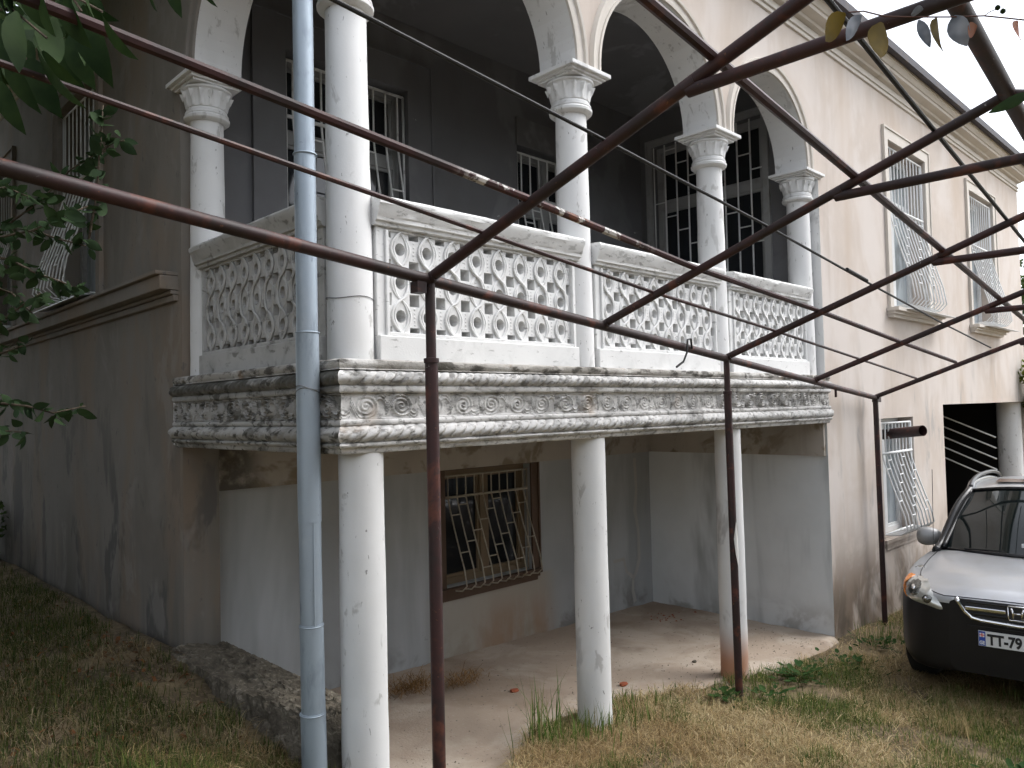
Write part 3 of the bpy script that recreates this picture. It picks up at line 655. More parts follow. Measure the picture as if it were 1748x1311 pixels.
# ------------------------------------------------------------------ drain pipe
px_, py_ = 2.015, 3.54
dp = root('drain_pipe', (px_, py_, -1.95), 'tall blue grey galvanised drain pipe standing beside the balcony corner', 'drain pipe')
def seg(z0, z1, r, dx0=0, dx1=0):
    b = MB(); b.tube([(px_+dx0, py_, z0), (px_+dx1, py_, z1)], r, 28); b.build('pipe_section', PIPE, dp, smooth=True, auto=40)
seg(-2.1, -1.50, .063, .012, .004); seg(-1.51, -1.06, .060, .006, .002); seg(-1.07, -.53, .056, .002, 0); seg(-.545, .42, .059); seg(.41, 1.35, .0545); seg(1.34, 4.1, .052)
for z in (-1.07, -1.51, .42, 1.345):
    b = MB(); b.lathe([(z-.004, .058), (z-.002, .0655 if z < -1.4 else .062), (z+.004, .0655 if z < -1.4 else .062), (z+.006, .056)], (px_+.002, py_), 28); b.build('joint_ring', PIPE, dp, smooth=True)
b = MB(); b.box(px_-.014, px_-.008, py_-.0585, py_-.0555, -1.06, -.54); b.build('seam', PIPE, dp)
b = MB()
for dz in (0, .012): b.tube([(px_+.061*math.cos(t), py_+.061*math.sin(t), .125+dz+.012*math.sin(2*t+dz*90)) for t in [2*math.pi*k/24 for k in range(25)]], .0022, 5)
b.tube([(px_+.055, py_-.03, .13), (px_+.12, py_-.06, .135)], .0022, 5); b.build('wire_tie', WIRE, dp)
b = MB(); b.tube([(XA+.128*math.cos(t), YA+.128*math.sin(t), .62+.006*math.sin(3*t)) for t in [2*math.pi*k/32 for k in range(33)]], .0018, 5)
b.build('column_wire', DARKM, house)

# ------------------------------------------------------------------ pergola
T2 = Vector((5.445, 3.12, .367)); D1 = Vector((.995, .048, -.092)).normalized(); DR = Vector((-.074, .931, -.358)).normalized()
perg = root('pergola', (5.45, 3.11, -2.3), 'dark maroon steel tube pergola frame crossing in front of the house', 'pergola')
def pg(s, t, lift=0):         # s along eave from post two, t up the rafter
    n_ = D1.cross(-DR).normalized()
    if n_.z < 0: n_ = -n_
    return T2 + D1*s - DR*t + n_*lift
def sx(x, t=0): return (x-T2.x-DR.x*(-t))/D1.x
def tub(name, pts, r, mat=RUST, n=12, parent=perg):
    b = MB(); b.tube(pts, r, n); return b.build(name, mat, parent, smooth=True, auto=40)
rx = [2.37, 3.815, 5.446, 7.19, 8.945]
tub('eave_tube', [pg(sx(-1.2), 0), pg(sx(5.44), 0)], .0295); tub('eave_tube', [pg(sx(5.44), 0), pg(sx(8.99), 0) + Vector((0, 0.0, .0))], .0285)
RIDGE = 2.36; KN = [1.545, 1.56, 1.60, 1.55, 1.5]
for i, x in enumerate(rx):
    s = sx(x); tub('rafter', [pg(s, .0, .01), pg(s, RIDGE)], .0245 if i else .0265)
    for tt in (.012, RIDGE-.03): tub('weld', [pg(s, tt, .004), pg(s, tt+.03, .004)], .030)
    k = KN[i]; tub('weld', [pg(s, k-.03, -.004), pg(s, k+.02, -.004)], .0295); K = pg(s, k-.02, -.02); tub('tie_tube', [K, K + Vector((.03, -2*(RIDGE-k)*.93, 0))], .0245)
    top = pg(s, RIDGE); tub('rafter', [top, top + Vector((-.16, -2.2, -.80))], .0245)
for t, r, x0, x1, mt in ((1.66, .021, -.6, 9.4, RUST), (2.05, .011, 1.6, 9.6, DARKM)):
    tub('purlin', [pg(sx(x0), t, .03), pg(sx(x1), t, .03)], r, mt, 8)
tub('ridge_tube', [pg(sx(.6), RIDGE, .0), pg(sx(9.6), RIDGE, .0)], .036)
def rod(ts, r, mat, x0):
    xs_ = [x0] + rx; pts = [pg(sx(x, t), t, .028) for x, t in zip(xs_, ts)]
    q = []
    for i in range(len(pts)-1):
        for k in range(4): q.append(pts[i].lerp(pts[i+1], k/4))
    q.append(pts[-1]); return tub('rod', q, r, mat, 8)
rod([.66, .70, .705, .78, .83, .89], .0185, RUST_FL, -.4)
rod([.42, .41, .405, .44, .46, .475], .0115, RUST, -.4)
b_ = rod([1.08, 1.14, 1.17, 1.18, 1.20, 1.24], .0075, DARKM, .2)
tub('cable_sleeve', [pg(sx(5.05, 1.2), 1.185, .03), pg(sx(5.42, 1.2), 1.187, .03)], .013, DARKM, 8)
for i, x in ((0, rx[0]), (2, rx[2]), (4, rx[4])):
    T = pg(sx(x), 0); gz = float(ground(T.x, T.y))-.15
    zj = T.z - (.40 if i == 0 else .27)
    dxx = (.0, .0) if i == 0 else ((-.02, .03) if i == 2 else (0, 0))
    if i == 4: tub('post', [(T.x, T.y, T.z+.02), (T.x+.03, T.y, gz)], .029)
    else:
        tub('post', [(T.x, T.y, T.z), (T.x, T.y, zj-.05)], .0255 if i == 0 else .024)
        o = tub('post', [(T.x, T.y, zj), (T.x+dxx[1], T.y, gz)], .0325 if i == 0 else .0295)
        b = MB(); b.lathe([(zj-.012, .030), (zj-.01, .038 if i == 0 else .035), (zj+.012, .038 if i == 0 else .035), (zj+.014, .03)], (T.x, T.y), 16); b.build('post_collar', RUST, perg, smooth=True, auto=40)
    if i == 2:
        b = MB(); z_ = -1.04
        vs = [(T.x+.018-.036*math.cos(a), T.y-.036*math.sin(a)*1.0, z_+dz) for a, dz in ((.6, .0), (1.2, .13), (1.9, .09), (2.5, -.02), (2.2, -.17), (1.5, -.22), (.9, -.12))]
        b.add(vs, [tuple(range(7))]); b.build('peeled_paint', surf('pale_flake', (.66, .65, .62), .8), perg)
T = pg(sx(2.33), 0); b = MB(); b.box(T.x-.06, T.x-.005, T.y-.03, T.y+.03, T.z-.075, T.z-.02); b.build('bracket', RUST, perg)
T = pg(sx(8.945), 0); b = MB(); b.box(T.x-.02, T.x+.09, T.y-.03, T.y+.03, T.z-.05, T.z+.005); b.build('bracket', RUST, perg)
T = pg(sx(7.75), 0); tub('hanging_stub', [(T.x, T.y, T.z), (T.x, T.y, T.z-.10)], .012)
T = pg(sx(4.80), 0); tub('bent_hook', [(T.x+.05, T.y-.035, T.z-.01), (T.x+.03, T.y-.04, T.z+.06), (T.x-.03, T.y-.05, T.z+.05), (T.x-.04, T.y-.05, T.z-.04), (T.x-.09, T.y-.05, T.z-.11), (T.x-.18, T.y-.05, T.z-.15)], .008, DARKM, 6)

# ------------------------------------------------------------------ CAR (silver sport utility, nose towards the viewer)
CP = Vector((6.70, 1.50, -2.375)); CF = Vector((-.9936, -.113, .0)); CR = Vector((-.113, .9936, 0)); CSL = -.042
def C(X, Y, Z): p = CP - CF*X + CR*Y; return (p.x, p.y, p.z + Z + CSL*X)
car = root('parked_car', tuple(CP), 'silver sport utility car with black bumper parked nose forward on the grass', 'car')
SILVER = plain('silver_paint', (.44, .452, .475), .33, .6, .5)
_t = SILVER.node_tree; lk(_t, mix(_t, mathn(_t, 'MULTIPLY', ramp(_t, noise(_t, 5, 5), .4, .75), .35), (.44, .452, .475), (.40, .385, .35)), _t.nodes['Principled BSDF'].inputs['Base Color'])
_t.nodes['Principled BSDF'].inputs['Roughness'].default_value = .36; PLAST = plain('black_bumper_plastic', (.0065, .006, .0075), .38, 0, 0, .35)
CHROME = plain('chrome', (.75, .75, .76), .12, 1); RUBBER = plain('tyre_rubber', (.012, .012, .012), .85); BLACKG = plain('gloss_black', (.01, .01, .011), .25)
GLASSC = glass('car_glass', (.008, .012, .012), .04); LENS = plain('headlamp_lens', (.46, .46, .43), .1, .45, 1); AMBER = plain('amber_reflector', (.62, .20, .03), .25, 0, .6)
LAMPD = plain('lamp_reflector', (.16, .16, .15), .15, .8); RIM = plain('alloy', (.4, .41, .42), .35, .8); PLATEW = plain('plate_white', (.72, .73, .74), .45); PLATEB = plain('plate_blue', (.02, .07, .38), .45); PLATEK = plain('plate_black', (.012, .012, .014), .5); PLATER = plain('plate_red', (.6, .05, .04), .5); MIRR = plain('mirror_grey', (.30, .30, .30), .4, .3)
#      X    w    zb   z3   z4   z5   z6   z7   z8   z9
ST = [(.00, .46, .30, .48, .68, .79, .815, .828, .832, .832), (.035, .64, .27, .48, .68, .79, .832, .848, .856, .858), (.11, .76, .27, .48, .68, .79, .855, .877, .888, .892), (.22, .825, .31, .49, .69, .79, .88, .908, .919, .924),
      (.36, .865, .37, .50, .70, .81, .915, .945, .955, .957), (.50, .88, .45, .52, .71, .82, .94, .965, .975, .978), (.56, .885, .53, .60, .72, .82, .945, .97, .982, .985), (.70, .89, .64, .70, .76, .83, .96, .985, .997, 1.0), (.87, .895, .69, .74, .78, .85, .97, 1.0, 1.012, 1.017),
      (1.04, .895, .64, .70, .77, .86, .98, 1.012, 1.026, 1.031), (1.18, .893, .48, .60, .75, .87, .985, 1.022, 1.036, 1.042), (1.26, .89, .30, .52, .73, .88, .99, 1.026, 1.04, 1.046), (1.7, .885, .28, .5, .72, .88, 1.0, 1.03, 1.03, 1.03), (2.4, .885, .28, .5, .72, .89, 1.01, 1.03, 1.03, 1.03),
      (3.1, .885, .28, .52, .72, .89, 1.015, 1.035, 1.035, 1.035), (3.18, .887, .48, .6, .75, .9, 1.015, 1.035, 1.035, 1.035), (3.49, .89, .69, .74, .78, .9, 1.02, 1.04, 1.04, 1.04), (3.80, .885, .48, .6, .75, .9, 1.02, 1.04, 1.04, 1.04), (3.9, .88, .32, .5, .72, .9, 1.02, 1.04, 1.04, 1.04), (4.3, .84, .34, .5, .72, .9, 1.01, 1.03, 1.03, 1.03), (4.45, .78, .38, .5, .72, .9, 1.0, 1.02, 1.02, 1.02)]
CTRL = np.array([[(X, 0, .28), (X, .52*w/.89, .28), (X, w*.96, zb), (X, w, z3), (X, w*1.0, z4), (X, w*.985, z5), (X, w*.945, z6), (X, w*.83, z7), (X, w*(.47 if X > .3 else .44), z8+(.016 if .1 < X < 1.3 else 0)), (X, 0, z9+(.010 if .1 < X < 1.3 else 0))] for X, w, zb, z3, z4, z5, z6, z7, z8, z9 in ST])
def cr(P, u):
    n_ = len(P); i = min(int(u), n_-2); f = u-i; p0, p1, p2, p3 = P[max(i-1, 0)], P[i], P[i+1], P[min(i+2, n_-1)]
    return .5*((2*p1)+(p2-p0)*f+(2*p0-5*p1+4*p2-p3)*f*f+(3*p1-p0-3*p2+p3)*f**3)
def SF(u, v): return cr([cr(CTRL[k], v) if False else cr(list(CTRL[k]), v) for k in range(len(ST))][max(0, int(u)-1):int(u)+3] if False else [cr(list(CTRL[k]), v) for k in range(len(ST))], u)
US = np.linspace(0, len(ST)-1, (len(ST)-1)*4+1); VS = np.linspace(0, 9, 37)
ROWC = {v: np.array([cr(list(CTRL[k]), v) for k in range(len(ST))]) for v in VS}
SURF = np.array([[cr(list(ROWC[v]), u) for v in VS] for u in US])       # [u][v] -> X,Y,Z
SURF[:, 0, 1] = 0; SURF[:, -1, 1] = 0; SURF[:, :, 1] = np.maximum(SURF[:, :, 1], 0)
def shell(name, sel, mat, par):
    b = MB(); nu, nv = SURF.shape[:2]
    for s in (1, -1):
        ids = {}
        def vid(i, j):
            if (i, j) not in ids: X, Y, Z = SURF[i, j]; ids[(i, j)] = len(b.v); b.v.append(C(X, Y*s, Z))
            return ids[(i, j)]
        for i in range(nu-1):
            for j in range(nv-1):
                if sel(SURF[i, j, 0], VS[j], i, j):
                    q = (vid(i, j), vid(i+1, j), vid(i+1, j+1), vid(i, j+1)); b.f.append(q if s == 1 else q[::-1]); b.mi.append(0)
        if name == 'bumper':
            cap = [vid(0, j) for j in range(nv)]
            b.f.append(tuple(cap) if s == -1 else tuple(cap[::-1])); b.mi.append(0)
    return b.build(name, mat, par, smooth=True, auto=48)
isb = lambda X, v: (v < 5.0 and X < .60) or v < 2.75
bumper = shell('bumper', lambda X, v, i, j: isb(X, v), PLAST, car)
hood = shell('hood', lambda X, v, i, j: not isb(X, v) and v >= 7 and X < 1.25, SILVER, car)
body = shell('body', lambda X, v, i, j: not isb(X, v) and not (v >= 7 and X < 1.25), SILVER, car)
b = MB(); b.add([C(4.45, y, z) for y, z in ((-.7, .35), (.7, .35), (.78, .7), (.74, 1.02), (-.74, 1.02), (-.78, .7))], [(0, 1, 2, 3, 4, 5)]); b.build('tailgate', SILVER, car)
_flat = SURF[:33].reshape(-1, 3)
def onface(Y, Z, out=.008):
    w_ = (_flat[:, 1]-Y)**2 + (_flat[:, 2]-Z)**2; k = np.argsort(w_)[:14]; ww = 1/(w_[k]+4e-4); X = float((_flat[k, 0]*ww).sum()/ww.sum())
    return X-out, Y+out*.6, Z
def facepatch(name, poly, mat, par, out, s=1, rings=4):
    cy = sum(p[0] for p in poly)/len(poly); cz = sum(p[1] for p in poly)/len(poly); m_ = len(poly); b = MB(); rows = []
    for k in range(rings+1):
        f = k/rings; rows.append([C(*[q*(s if a == 1 else 1) for a, q in enumerate(onface(cy+(p[0]-cy)*f, cz+(p[1]-cz)*f, out*(1-f**4)+.003))]) for p in poly])
    vs = [v for r_ in rows for v in r_]; fs = [(k*m_+i, k*m_+(i+1) % m_, (k+1)*m_+(i+1) % m_, (k+1)*m_+i) for k in range(rings) for i in range(m_)]
    b.add(vs, fs); return b.build(name, mat, par, smooth=True)
def dens(poly, k=4):
    q = []; n_ = len(poly)
    for i in range(n_):
        for t in range(k): q.append(tuple(cr([np.array(poly[(i+d) % n_]) for d in (-1, 0, 1, 2)], 1+t/k)))
    return q
HLP = [(.50, .735), (.62, .75), (.75, .77), (.85, .80), (.868, .86), (.84, .925), (.775, .975), (.70, .965), (.62, .905), (.55, .825)]
for s in (1, -1):
    hl = facepatch('headlight', dens(HLP), LENS, car, .022, s)
    facepatch('indicator', dens([(.775, .775), (.835, .80), (.842, .87), (.80, .945), (.725, .955), (.745, .93), (.79, .90), (.80, .85)], 3), AMBER, hl, .031, s, 3)
    for (cy, cz, rr) in ((.705, .862, .072), (.60, .80, .042)):
        facepatch('reflector', [(cy+rr*math.cos(t), cz+rr*math.sin(t)) for t in [2*math.pi*k/18 for k in range(18)]], LAMPD, hl, .032, s, 3)
        facepatch('bulb_glint', [(cy+rr*.42*math.cos(t), cz+.01+rr*.42*math.sin(t)) for t in [2*math.pi*k/12 for k in range(12)]], CHROME, hl, .037, s, 2)
for s in (1, -1):
    gp = MB(); jj = list(VS).index(7.0); gp.tube([C(SURF[i, jj, 0], s*SURF[i, jj, 1], SURF[i, jj, 2]+.001) for i in range(3, 46) if SURF[i, jj, 0] < 1.27], .0042, 5); gp.build('panel_gap', PLATEK, hood)
gp = MB(); gp.tube([C(SURF[3, j, 0]-.002, SURF[3, j, 1], SURF[3, j, 2]) for j in range(28, 37)] + [C(SURF[3, j, 0]-.002, -SURF[3, j, 1], SURF[3, j, 2]) for j in range(35, 27, -1)], .004, 5); gp.build('panel_gap', PLATEK, hood)
# grille
g_ = MB(); g_.box(0, 0, 0, 0, 0, 0); g_ = MB()
def cbox(b, X0, X1, Y0, Y1, Z0, Z1):
    v = [C(x, y, z) for z in (Z0, Z1) for x, y in ((X0, Y0), (X1, Y0), (X1, Y1), (X0, Y1))]
    b.add(v, [(0, 3, 2, 1), (4, 5, 6, 7), (0, 1, 5, 4), (1, 2, 6, 5), (2, 3, 7, 6), (3, 0, 4, 7)]); return b
gr = MB()
poly = [(.40, .838), (.30, .705), (.0, .685), (-.30, .705), (-.40, .838)]
gr.add([C(-.008, y, z) for y, z in poly] + [C(.02, y, z) for y, z in poly], [(0, 1, 2, 3, 4), (0, 5, 6, 1), (1, 6, 7, 2), (2, 7, 8, 3), (3, 8, 9, 4), (4, 9, 5, 0)]); gr = gr.build('grille', PLATEK, car)
for z in (.735, .818): cbox(MB(), -.018, -.008, -.33, .33, z-.010, z+.010).build('grille_bar', BLACKG, gr, bevel=.004)
for s in (1, -1): cbox(MB(), -.034, -.008, .075*s, (.345)*s, .762, .793).build('chrome_bar', CHROME, gr, bevel=.008)
b = MB(); b.tube([C(-.016, y, z) for y, z in ((.405, .845), (.387, .815), (.345, .745), (.30, .704), (.24, .693), (.0, .682), (-.24, .693), (-.30, .704), (-.345, .745), (-.387, .815), (-.405, .845))], .0155, 10); b.build('chrome_surround', CHROME, gr, smooth=True)
bd = MB(); fr_ = [(.062, .823), (.058, .737), (.05, .727), (-.05, .727), (-.058, .737), (-.062, .823), (-.054, .831), (.054, .831), (.062, .823)]
bd.tube([C(-.042, y, z) for y, z in fr_], .006, 6); bd = bd.build('badge', CHROME, gr, smooth=True)
b = MB(); b.add([C(-.038, y, z) for y, z in fr_[:-1]], [tuple(range(8))]); b.build('badge_field', PLATEK, bd)
b = MB()
for s in (1, -1): b.tube([C(-.044, s*.040, .817), C(-.047, s*.027, .779), C(-.044, s*.030, .741)], .010, 6)
b.tube([C(-.045, .027, .778), C(-.045, -.027, .778)], .008, 6); b.build('badge_letter', CHROME, bd, smooth=True)
# number plate
pl_ = MB(); cbox(pl_, -.03, -.018, -.26, .26, .505, .617); pl_ = pl_.build('number_plate', PLATEW, car); pl_['label'] = 'white number plate reading TT-79'
cbox(MB(), -.0315, -.03, .214, .258, .507, .615).build('plate_band', PLATEB, pl_)
cbox(MB(), -.0325, -.0315, .220, .252, .572, .602).build('plate_flag', PLATEW, pl_)
cbox(MB(), -.0335, -.0325, .220, .252, .584, .590).build('flag_cross', PLATER, pl_); cbox(MB(), -.0345, -.0325, .233, .239, .572, .602).build('flag_cross', PLATER, pl_)
def text(body_, Y0, Z0, size, mat, par, name, X=-.0335, sx_=1.0):
    cu = bpy.data.curves.new(name, 'FONT'); cu.body = body_; cu.size = size; cu.extrude = .0006; cu.offset = .004*size/.1
    o = bpy.data.objects.new(name, cu); COL.objects.link(o); bpy.context.view_layer.update()
    me = bpy.data.meshes.new_from_object(o.evaluated_get(bpy.context.evaluated_depsgraph_get())); bpy.data.objects.remove(o); bpy.data.curves.remove(cu)
    off = Vector(par['_w'])
    for v in me.vertices:
        p = C(X-v.co.z, Y0-v.co.x*sx_, Z0+v.co.y); v.co = (p[0]-off.x, p[1]-off.y, p[2]+ZC-off.z)
    me.materials.clear(); me.materials.append(mat); o = bpy.data.objects.new(name, me); COL.objects.link(o); o.parent = par; o['_w'] = tuple(off); return o
text('TT-79', .200, .523, .108, PLATEK, pl_, 'plate_characters', sx_=.80)
text('GE', .2545, .518, .036, PLATEW, pl_, 'country_code', sx_=.8)
b = cbox(MB(), -.012, .0, -.33, .33, .63, .645); b.build('bumper_lip', PLAST, bumper)
b = cbox(MB(), -.004, .03, -.40, .40, .655, .672) if False else None
# glass house
def patch(name, rows_, mat, par=car, n1=10, n2=14):
    Rr = [np.array(r_, float) for r_ in rows_]; out = []
    for i in range(n1+1):
        c_ = cr([r_ for r_ in Rr], (len(Rr)-1)*i/n1); out.append([C(*cr(list(c_), (len(c_)-1)*j/n2)) for j in range(n2+1)])
    b = MB(); b.grid(out); return b.build(name, mat, par, smooth=True)
wb = [(1.34, -.715, 1.04), (1.14, -.38, 1.055), (1.09, 0, 1.06), (1.14, .38, 1.055), (1.34, .715, 1.04)]
wt = [(1.99, -.555, 1.555), (1.89, -.3, 1.59), (1.86, 0, 1.60), (1.89, .3, 1.59), (1.99, .555, 1.555)]
mid = [tuple((np.array(p)+np.array(q))/2 + np.array((-.03, 0, .015))) for p, q in zip(wb, wt)]
ws = patch('windscreen', [wb, mid, wt], GLASSC)
for (aa, nm) in ((wb, 'screen_border'), (wt, 'screen_border')):
    b = MB(); b.tube([C(*cr([np.array(p)+np.array((-.004, 0, .004)) for p in aa], 4*k/16)) for k in range(17)], .017, 6); b.build(nm, BLACKG, ws, smooth=True)
rf = [[(1.99, s*.555, 1.557), (1.94, s*.3, 1.595), (1.92, 0, 1.605)] for s in (1,)]
roofrows = []
for X, e, c_ in ((1.87, .535, 1.585), (2.05, .565, 1.615), (2.6, .595, 1.655), (3.4, .60, 1.66), (4.1, .585, 1.62), (4.25, .575, 1.59)):
    sh = .12 if X < 1.9 else 0
    roofrows.append([(X+sh, -e, c_-.045), (X+sh*.3, -e*.6, c_-.01), (X, 0, c_), (X+sh*.3, e*.6, c_-.01), (X+sh, e, c_-.045)])
rfo = patch('roof', roofrows, SILVER, car, 20, 16)
sr = patch('sunroof', [[(2.22, -.38, 1.641), (2.22, 0, 1.646), (2.22, .38, 1.641)], [(2.5, -.38, 1.659), (2.5, 0, 1.663), (2.5, .38, 1.659)]], plain('sunroof_glass', (.10, .06, .055), .1), rfo, 4, 6)
for s in (1, -1):
    for j, (x0, x1, t0, t1) in enumerate(((1.46, 2.35, 2.07, 2.42), (2.43, 3.3, 2.48, 3.28), (3.38, 4.3, 3.34, 4.1))):
        patch('side_window', [[(x0, s*.81, 1.03), (x1, s*.81, 1.03)], [((x0+t0)/2, s*.735, 1.3), ((x1+t1)/2, s*.735, 1.3)], [(t0, s*.61, 1.555), (t1, s*.61, 1.555)]], GLASSC, car, 6, 2)
    b = MB(); b.tube([C(*cr([np.array(p) for p in ((1.22, s*.755, 1.035), (1.42, s*.735, 1.10), (1.74, s*.655, 1.40), (2.02, s*.575, 1.565), (2.4, s*.60, 1.615), (3.4, s*.61, 1.62), (4.25, s*.59, 1.56))], 6*k/36)) for k in range(37)], .036, 8); b.build('pillar', BLACKG, car, smooth=True)
    b = MB(); b.tube([C(*cr([np.array(p) for p in ((1.30, s*.705, 1.06), (1.68, s*.635, 1.32), (1.98, s*.558, 1.56))], 2*k/12)) for k in range(13)], .022, 6); b.build('pillar_trim', BLACKG, car, smooth=True)
    for xx in (2.39, 3.34): b = MB(); b.tube([C(xx, s*.82, 1.03), C(xx+.04, s*.62, 1.56)], .045, 6); b.build('pillar', BLACKG, car, smooth=True)
    b = MB(); b.tube([C(*cr([np.array(p) for p in ((2.02, s*.57, 1.59), (2.3, s*.585, 1.645), (2.8, s*.59, 1.685), (3.6, s*.59, 1.69), (4.0, s*.575, 1.66), (4.15, s*.57, 1.61))], 5*k/25)) for k in range(26)], .021, 8); b.build('roof_rail', PLAST, car, smooth=True)
    mr = MB(); rows = []
    for i in range(13):
        th = math.pi*i/12; rr = math.sin(th)**.55
        rows.append([C(1.58+.075*rr*math.cos(p)-.02*math.cos(th), s*(.875+.105*math.cos(th)), 1.10+(.088+.012*math.cos(th))*rr*math.sin(p)+.02) for p in [2*math.pi*k/16 for k in range(17)]])
    mr.grid(rows); mr = mr.build('wing_mirror', MIRR, car, smooth=True)
    b = MB(); b.tube([C(1.60, s*.74, 1.06), C(1.59, s*.86, 1.10)], .03, 8); b.build('mirror_arm', BLACKG, mr, smooth=True)
for X in (.87, 3.49):
    for s in (1, -1):
        ty = MB(); rows = []
        for Yo, r_ in ((.67, .20), (.68, .31), (.70, .335), (.76, .345), (.84, .345), (.89, .332), (.905, .30), (.90, .21)):
            rows.append([C(X+r_*math.cos(t), s*Yo, .335+r_*math.sin(t)) for t in [2*math.pi*k/40 for k in range(41)]])
        ty.grid(rows); ty = ty.build('wheel', RUBBER, car, smooth=True, auto=60)
        b = MB(); b.add([C(X+.212*math.cos(t), s*.875, .335+.212*math.sin(t)) for t in [2*math.pi*k/30 for k in range(30)]], [tuple(range(30))])
        for k in range(5):
            t = 2*math.pi*k/5; b.tube([C(X+.03*math.cos(t), s*.892, .335+.03*math.sin(t)), C(X+.205*math.cos(t), s*.888, .335+.205*math.sin(t))], .022, 6)
        b.build('rim', RIM, ty)
b = MB(); b.tube([C(1.22, .775, 1.01), C(1.22, .775, 1.05)], [.016, .008], 8); b.tube([C(1.22, .775, 1.05), C(1.30, .775, 1.78)], .003, 5); b.build('aerial', BLACKG, car)
for (y0, y1) in ((.52, -.05), (.0, -.55)):
    b = MB(); b.tube([C(1.19, y0, 1.075), C(1.14, (y0+y1)/2, 1.082), C(1.13, y1, 1.085)], .008, 6); b.build('wiper', BLACKG, ws)
b = cbox(MB(), 1.17, 1.18, -.03, .08, 1.07, 1.16); b.build('screen_sticker', PLATEW, ws)

# ------------------------------------------------------------------ GRASS
def blades(name, px, py, L, Wd, az, lean, colr, zoff=0):
    n_ = len(px); pz = ground(px, py) + zoff
    d = np.stack([np.cos(az), np.sin(az)], 1); sd_ = np.stack([-d[:, 1], d[:, 0]], 1)
    base = np.stack([px, py, pz], 1)
    def pt(f, bend):
        a = lean*bend; return base + np.stack([d[:, 0]*np.sin(a)*L*f, d[:, 1]*np.sin(a)*L*f, np.cos(a)*L*f + .006], 1)
    m_ = pt(.5, .75); t_ = pt(1, 1.05); t_[:, 2] = np.maximum(t_[:, 2], pz+.008)
    wv = np.concatenate([sd_*Wd[:, None]*.5, np.zeros((n_, 1))], 1)
    V = np.stack([base-wv, base+wv, m_+wv*.8, m_-wv*.8, t_], 1).reshape(-1, 3); V[:, 2] += ZC
    o5 = np.arange(n_)*5
    loops = np.stack([o5, o5+1, o5+2, o5+3, o5+3, o5+2, o5+4], 1).reshape(-1)
    me = bpy.data.meshes.new(name); me.vertices.add(len(V)); me.vertices.foreach_set('co', V.reshape(-1))
    me.loops.add(len(loops)); me.loops.foreach_set('vertex_index', loops.astype(np.int32))
    me.polygons.add(2*n_); st_ = np.stack([np.arange(n_)*7, np.arange(n_)*7+4], 1).reshape(-1); me.polygons.foreach_set('loop_start', st_.astype(np.int32))
    me.polygons.foreach_set('loop_total', np.tile([4, 3], n_).astype(np.int32)); me.update(calc_edges=True)
    ca = me.color_attributes.new('Col', 'FLOAT_COLOR', 'POINT'); cc = np.repeat(np.concatenate([colr, np.ones((n_, 1))], 1), 5, 0); ca.data.foreach_set('color', cc.reshape(-1))
    me.materials.append(GRASS); o = bpy.data.objects.new(name, me); COL.objects.link(o); return stuff(o)
STRAW = np.array([[.46, .36, .19], [.58, .48, .29], [.36, .26, .12], [.24, .16, .08], [.42, .34, .18]]); GRN = np.array([[.105, .15, .028], [.07, .12, .022], [.17, .19, .05], [.05, .09, .018], [.24, .22, .09]])
def okr(x, y):
    e = edge_y(x); a = ~((x > 2.2) & (x < 7.95) & (y > e+.0)); a &= ~((x > 7.9) & (y > 3.38)); a &= ~((x > 2.0) & (y > 5.4)); a &= ~((x > 2.0) & (x < 2.45) & (y > 3.58)); return a
def sample(n_, x0, x1, y0, y1, near=1.0):
    x = rng.uniform(x0, x1, n_); y = rng.uniform(y0, y1, n_); k = okr(x, y); 
    f = (x*fw.x+y*fw.y); lat = (x*rt.x+y*rt.y)
    k &= (f > 1.0) & (np.abs(lat) < f*.75+.4)
    k &= rng.random(n_) < np.clip(26/np.maximum(f, 2)**2, .12, 1)
    return x[k], y[k]
def mkgrass(name, n_, reg, greenbias, Lr, seed_pal, lean_r, wd, tone_mul=1.0, dens_=None):
    x, y = sample(n_, *reg)
    keep = rng.random(len(x)) < np.clip((vnoise(x+40, y+21, 2.1)-.30)*5, .12, 1); x, y = x[keep], y[keep]
    gmask = .75*vnoise(x+5, y+3, .8) + .45*vnoise(x, y, 3.2)
    gmask = gmask + .13*np.exp(-((y-edge_y(np.clip(x, 2.2, 7.9))+.35)/.45)**2)*(x > 2.6)
    isg = rng.random(len(x)) < np.clip((gmask-greenbias)*10, 0.03, .97)
    if seed_pal == 'straw': x, y = x[~isg], y[~isg]; pal = STRAW
    else: x, y = x[isg], y[isg]; pal = GRN
    c = pal[rng.integers(0, len(pal), len(x))]*rng.uniform(.7, 1.25, (len(x), 1))*tone_mul
    if seed_pal == 'straw': 
        p = np.clip((vnoise(x, y+9, 1.4)-.45)*5, 0, 1)[:, None]; c = c*(1-.28*p*np.array([[.8, 1, 1.2]]))
    L = rng.uniform(*Lr, len(x))*(.6+.8*vnoise(x, y, 1.7)); az = rng.uniform(0, 2*np.pi, len(x)); ln = rng.uniform(*lean_r, len(x))
    w_ = rng.uniform(wd*.6, wd*1.3, len(x)); return blades(name, x, y, L, w_, az, ln, c)
RG = (1.2, 12, -.5, 3.9); LGR = (-2.5, 2.15, 2.0, 12)
mkgrass('dry_straw', 340000, RG, .62, (.06, .19), 'straw', (1.25, 1.56), .0034)
mkgrass('dry_standing_grass', 60000, RG, .60, (.03, .10), 'straw', (.1, .8), .003)
mkgrass('green_grass', 340000, RG, .53, (.03, .12), 'green', (.2, 1.3), .0042)
mkgrass('shaded_straw', 70000, LGR, .60, (.06, .18), 'straw', (1.1, 1.5), .004, .6)  # straw colour scaled down so the left lawn's shade is in it
mkgrass('shaded_green_grass', 150000, LGR, .38, (.04, .11), 'green', (.1, 1.0), .0045, .6)  # blade colour darkened too, carrying the shade of the left lawn
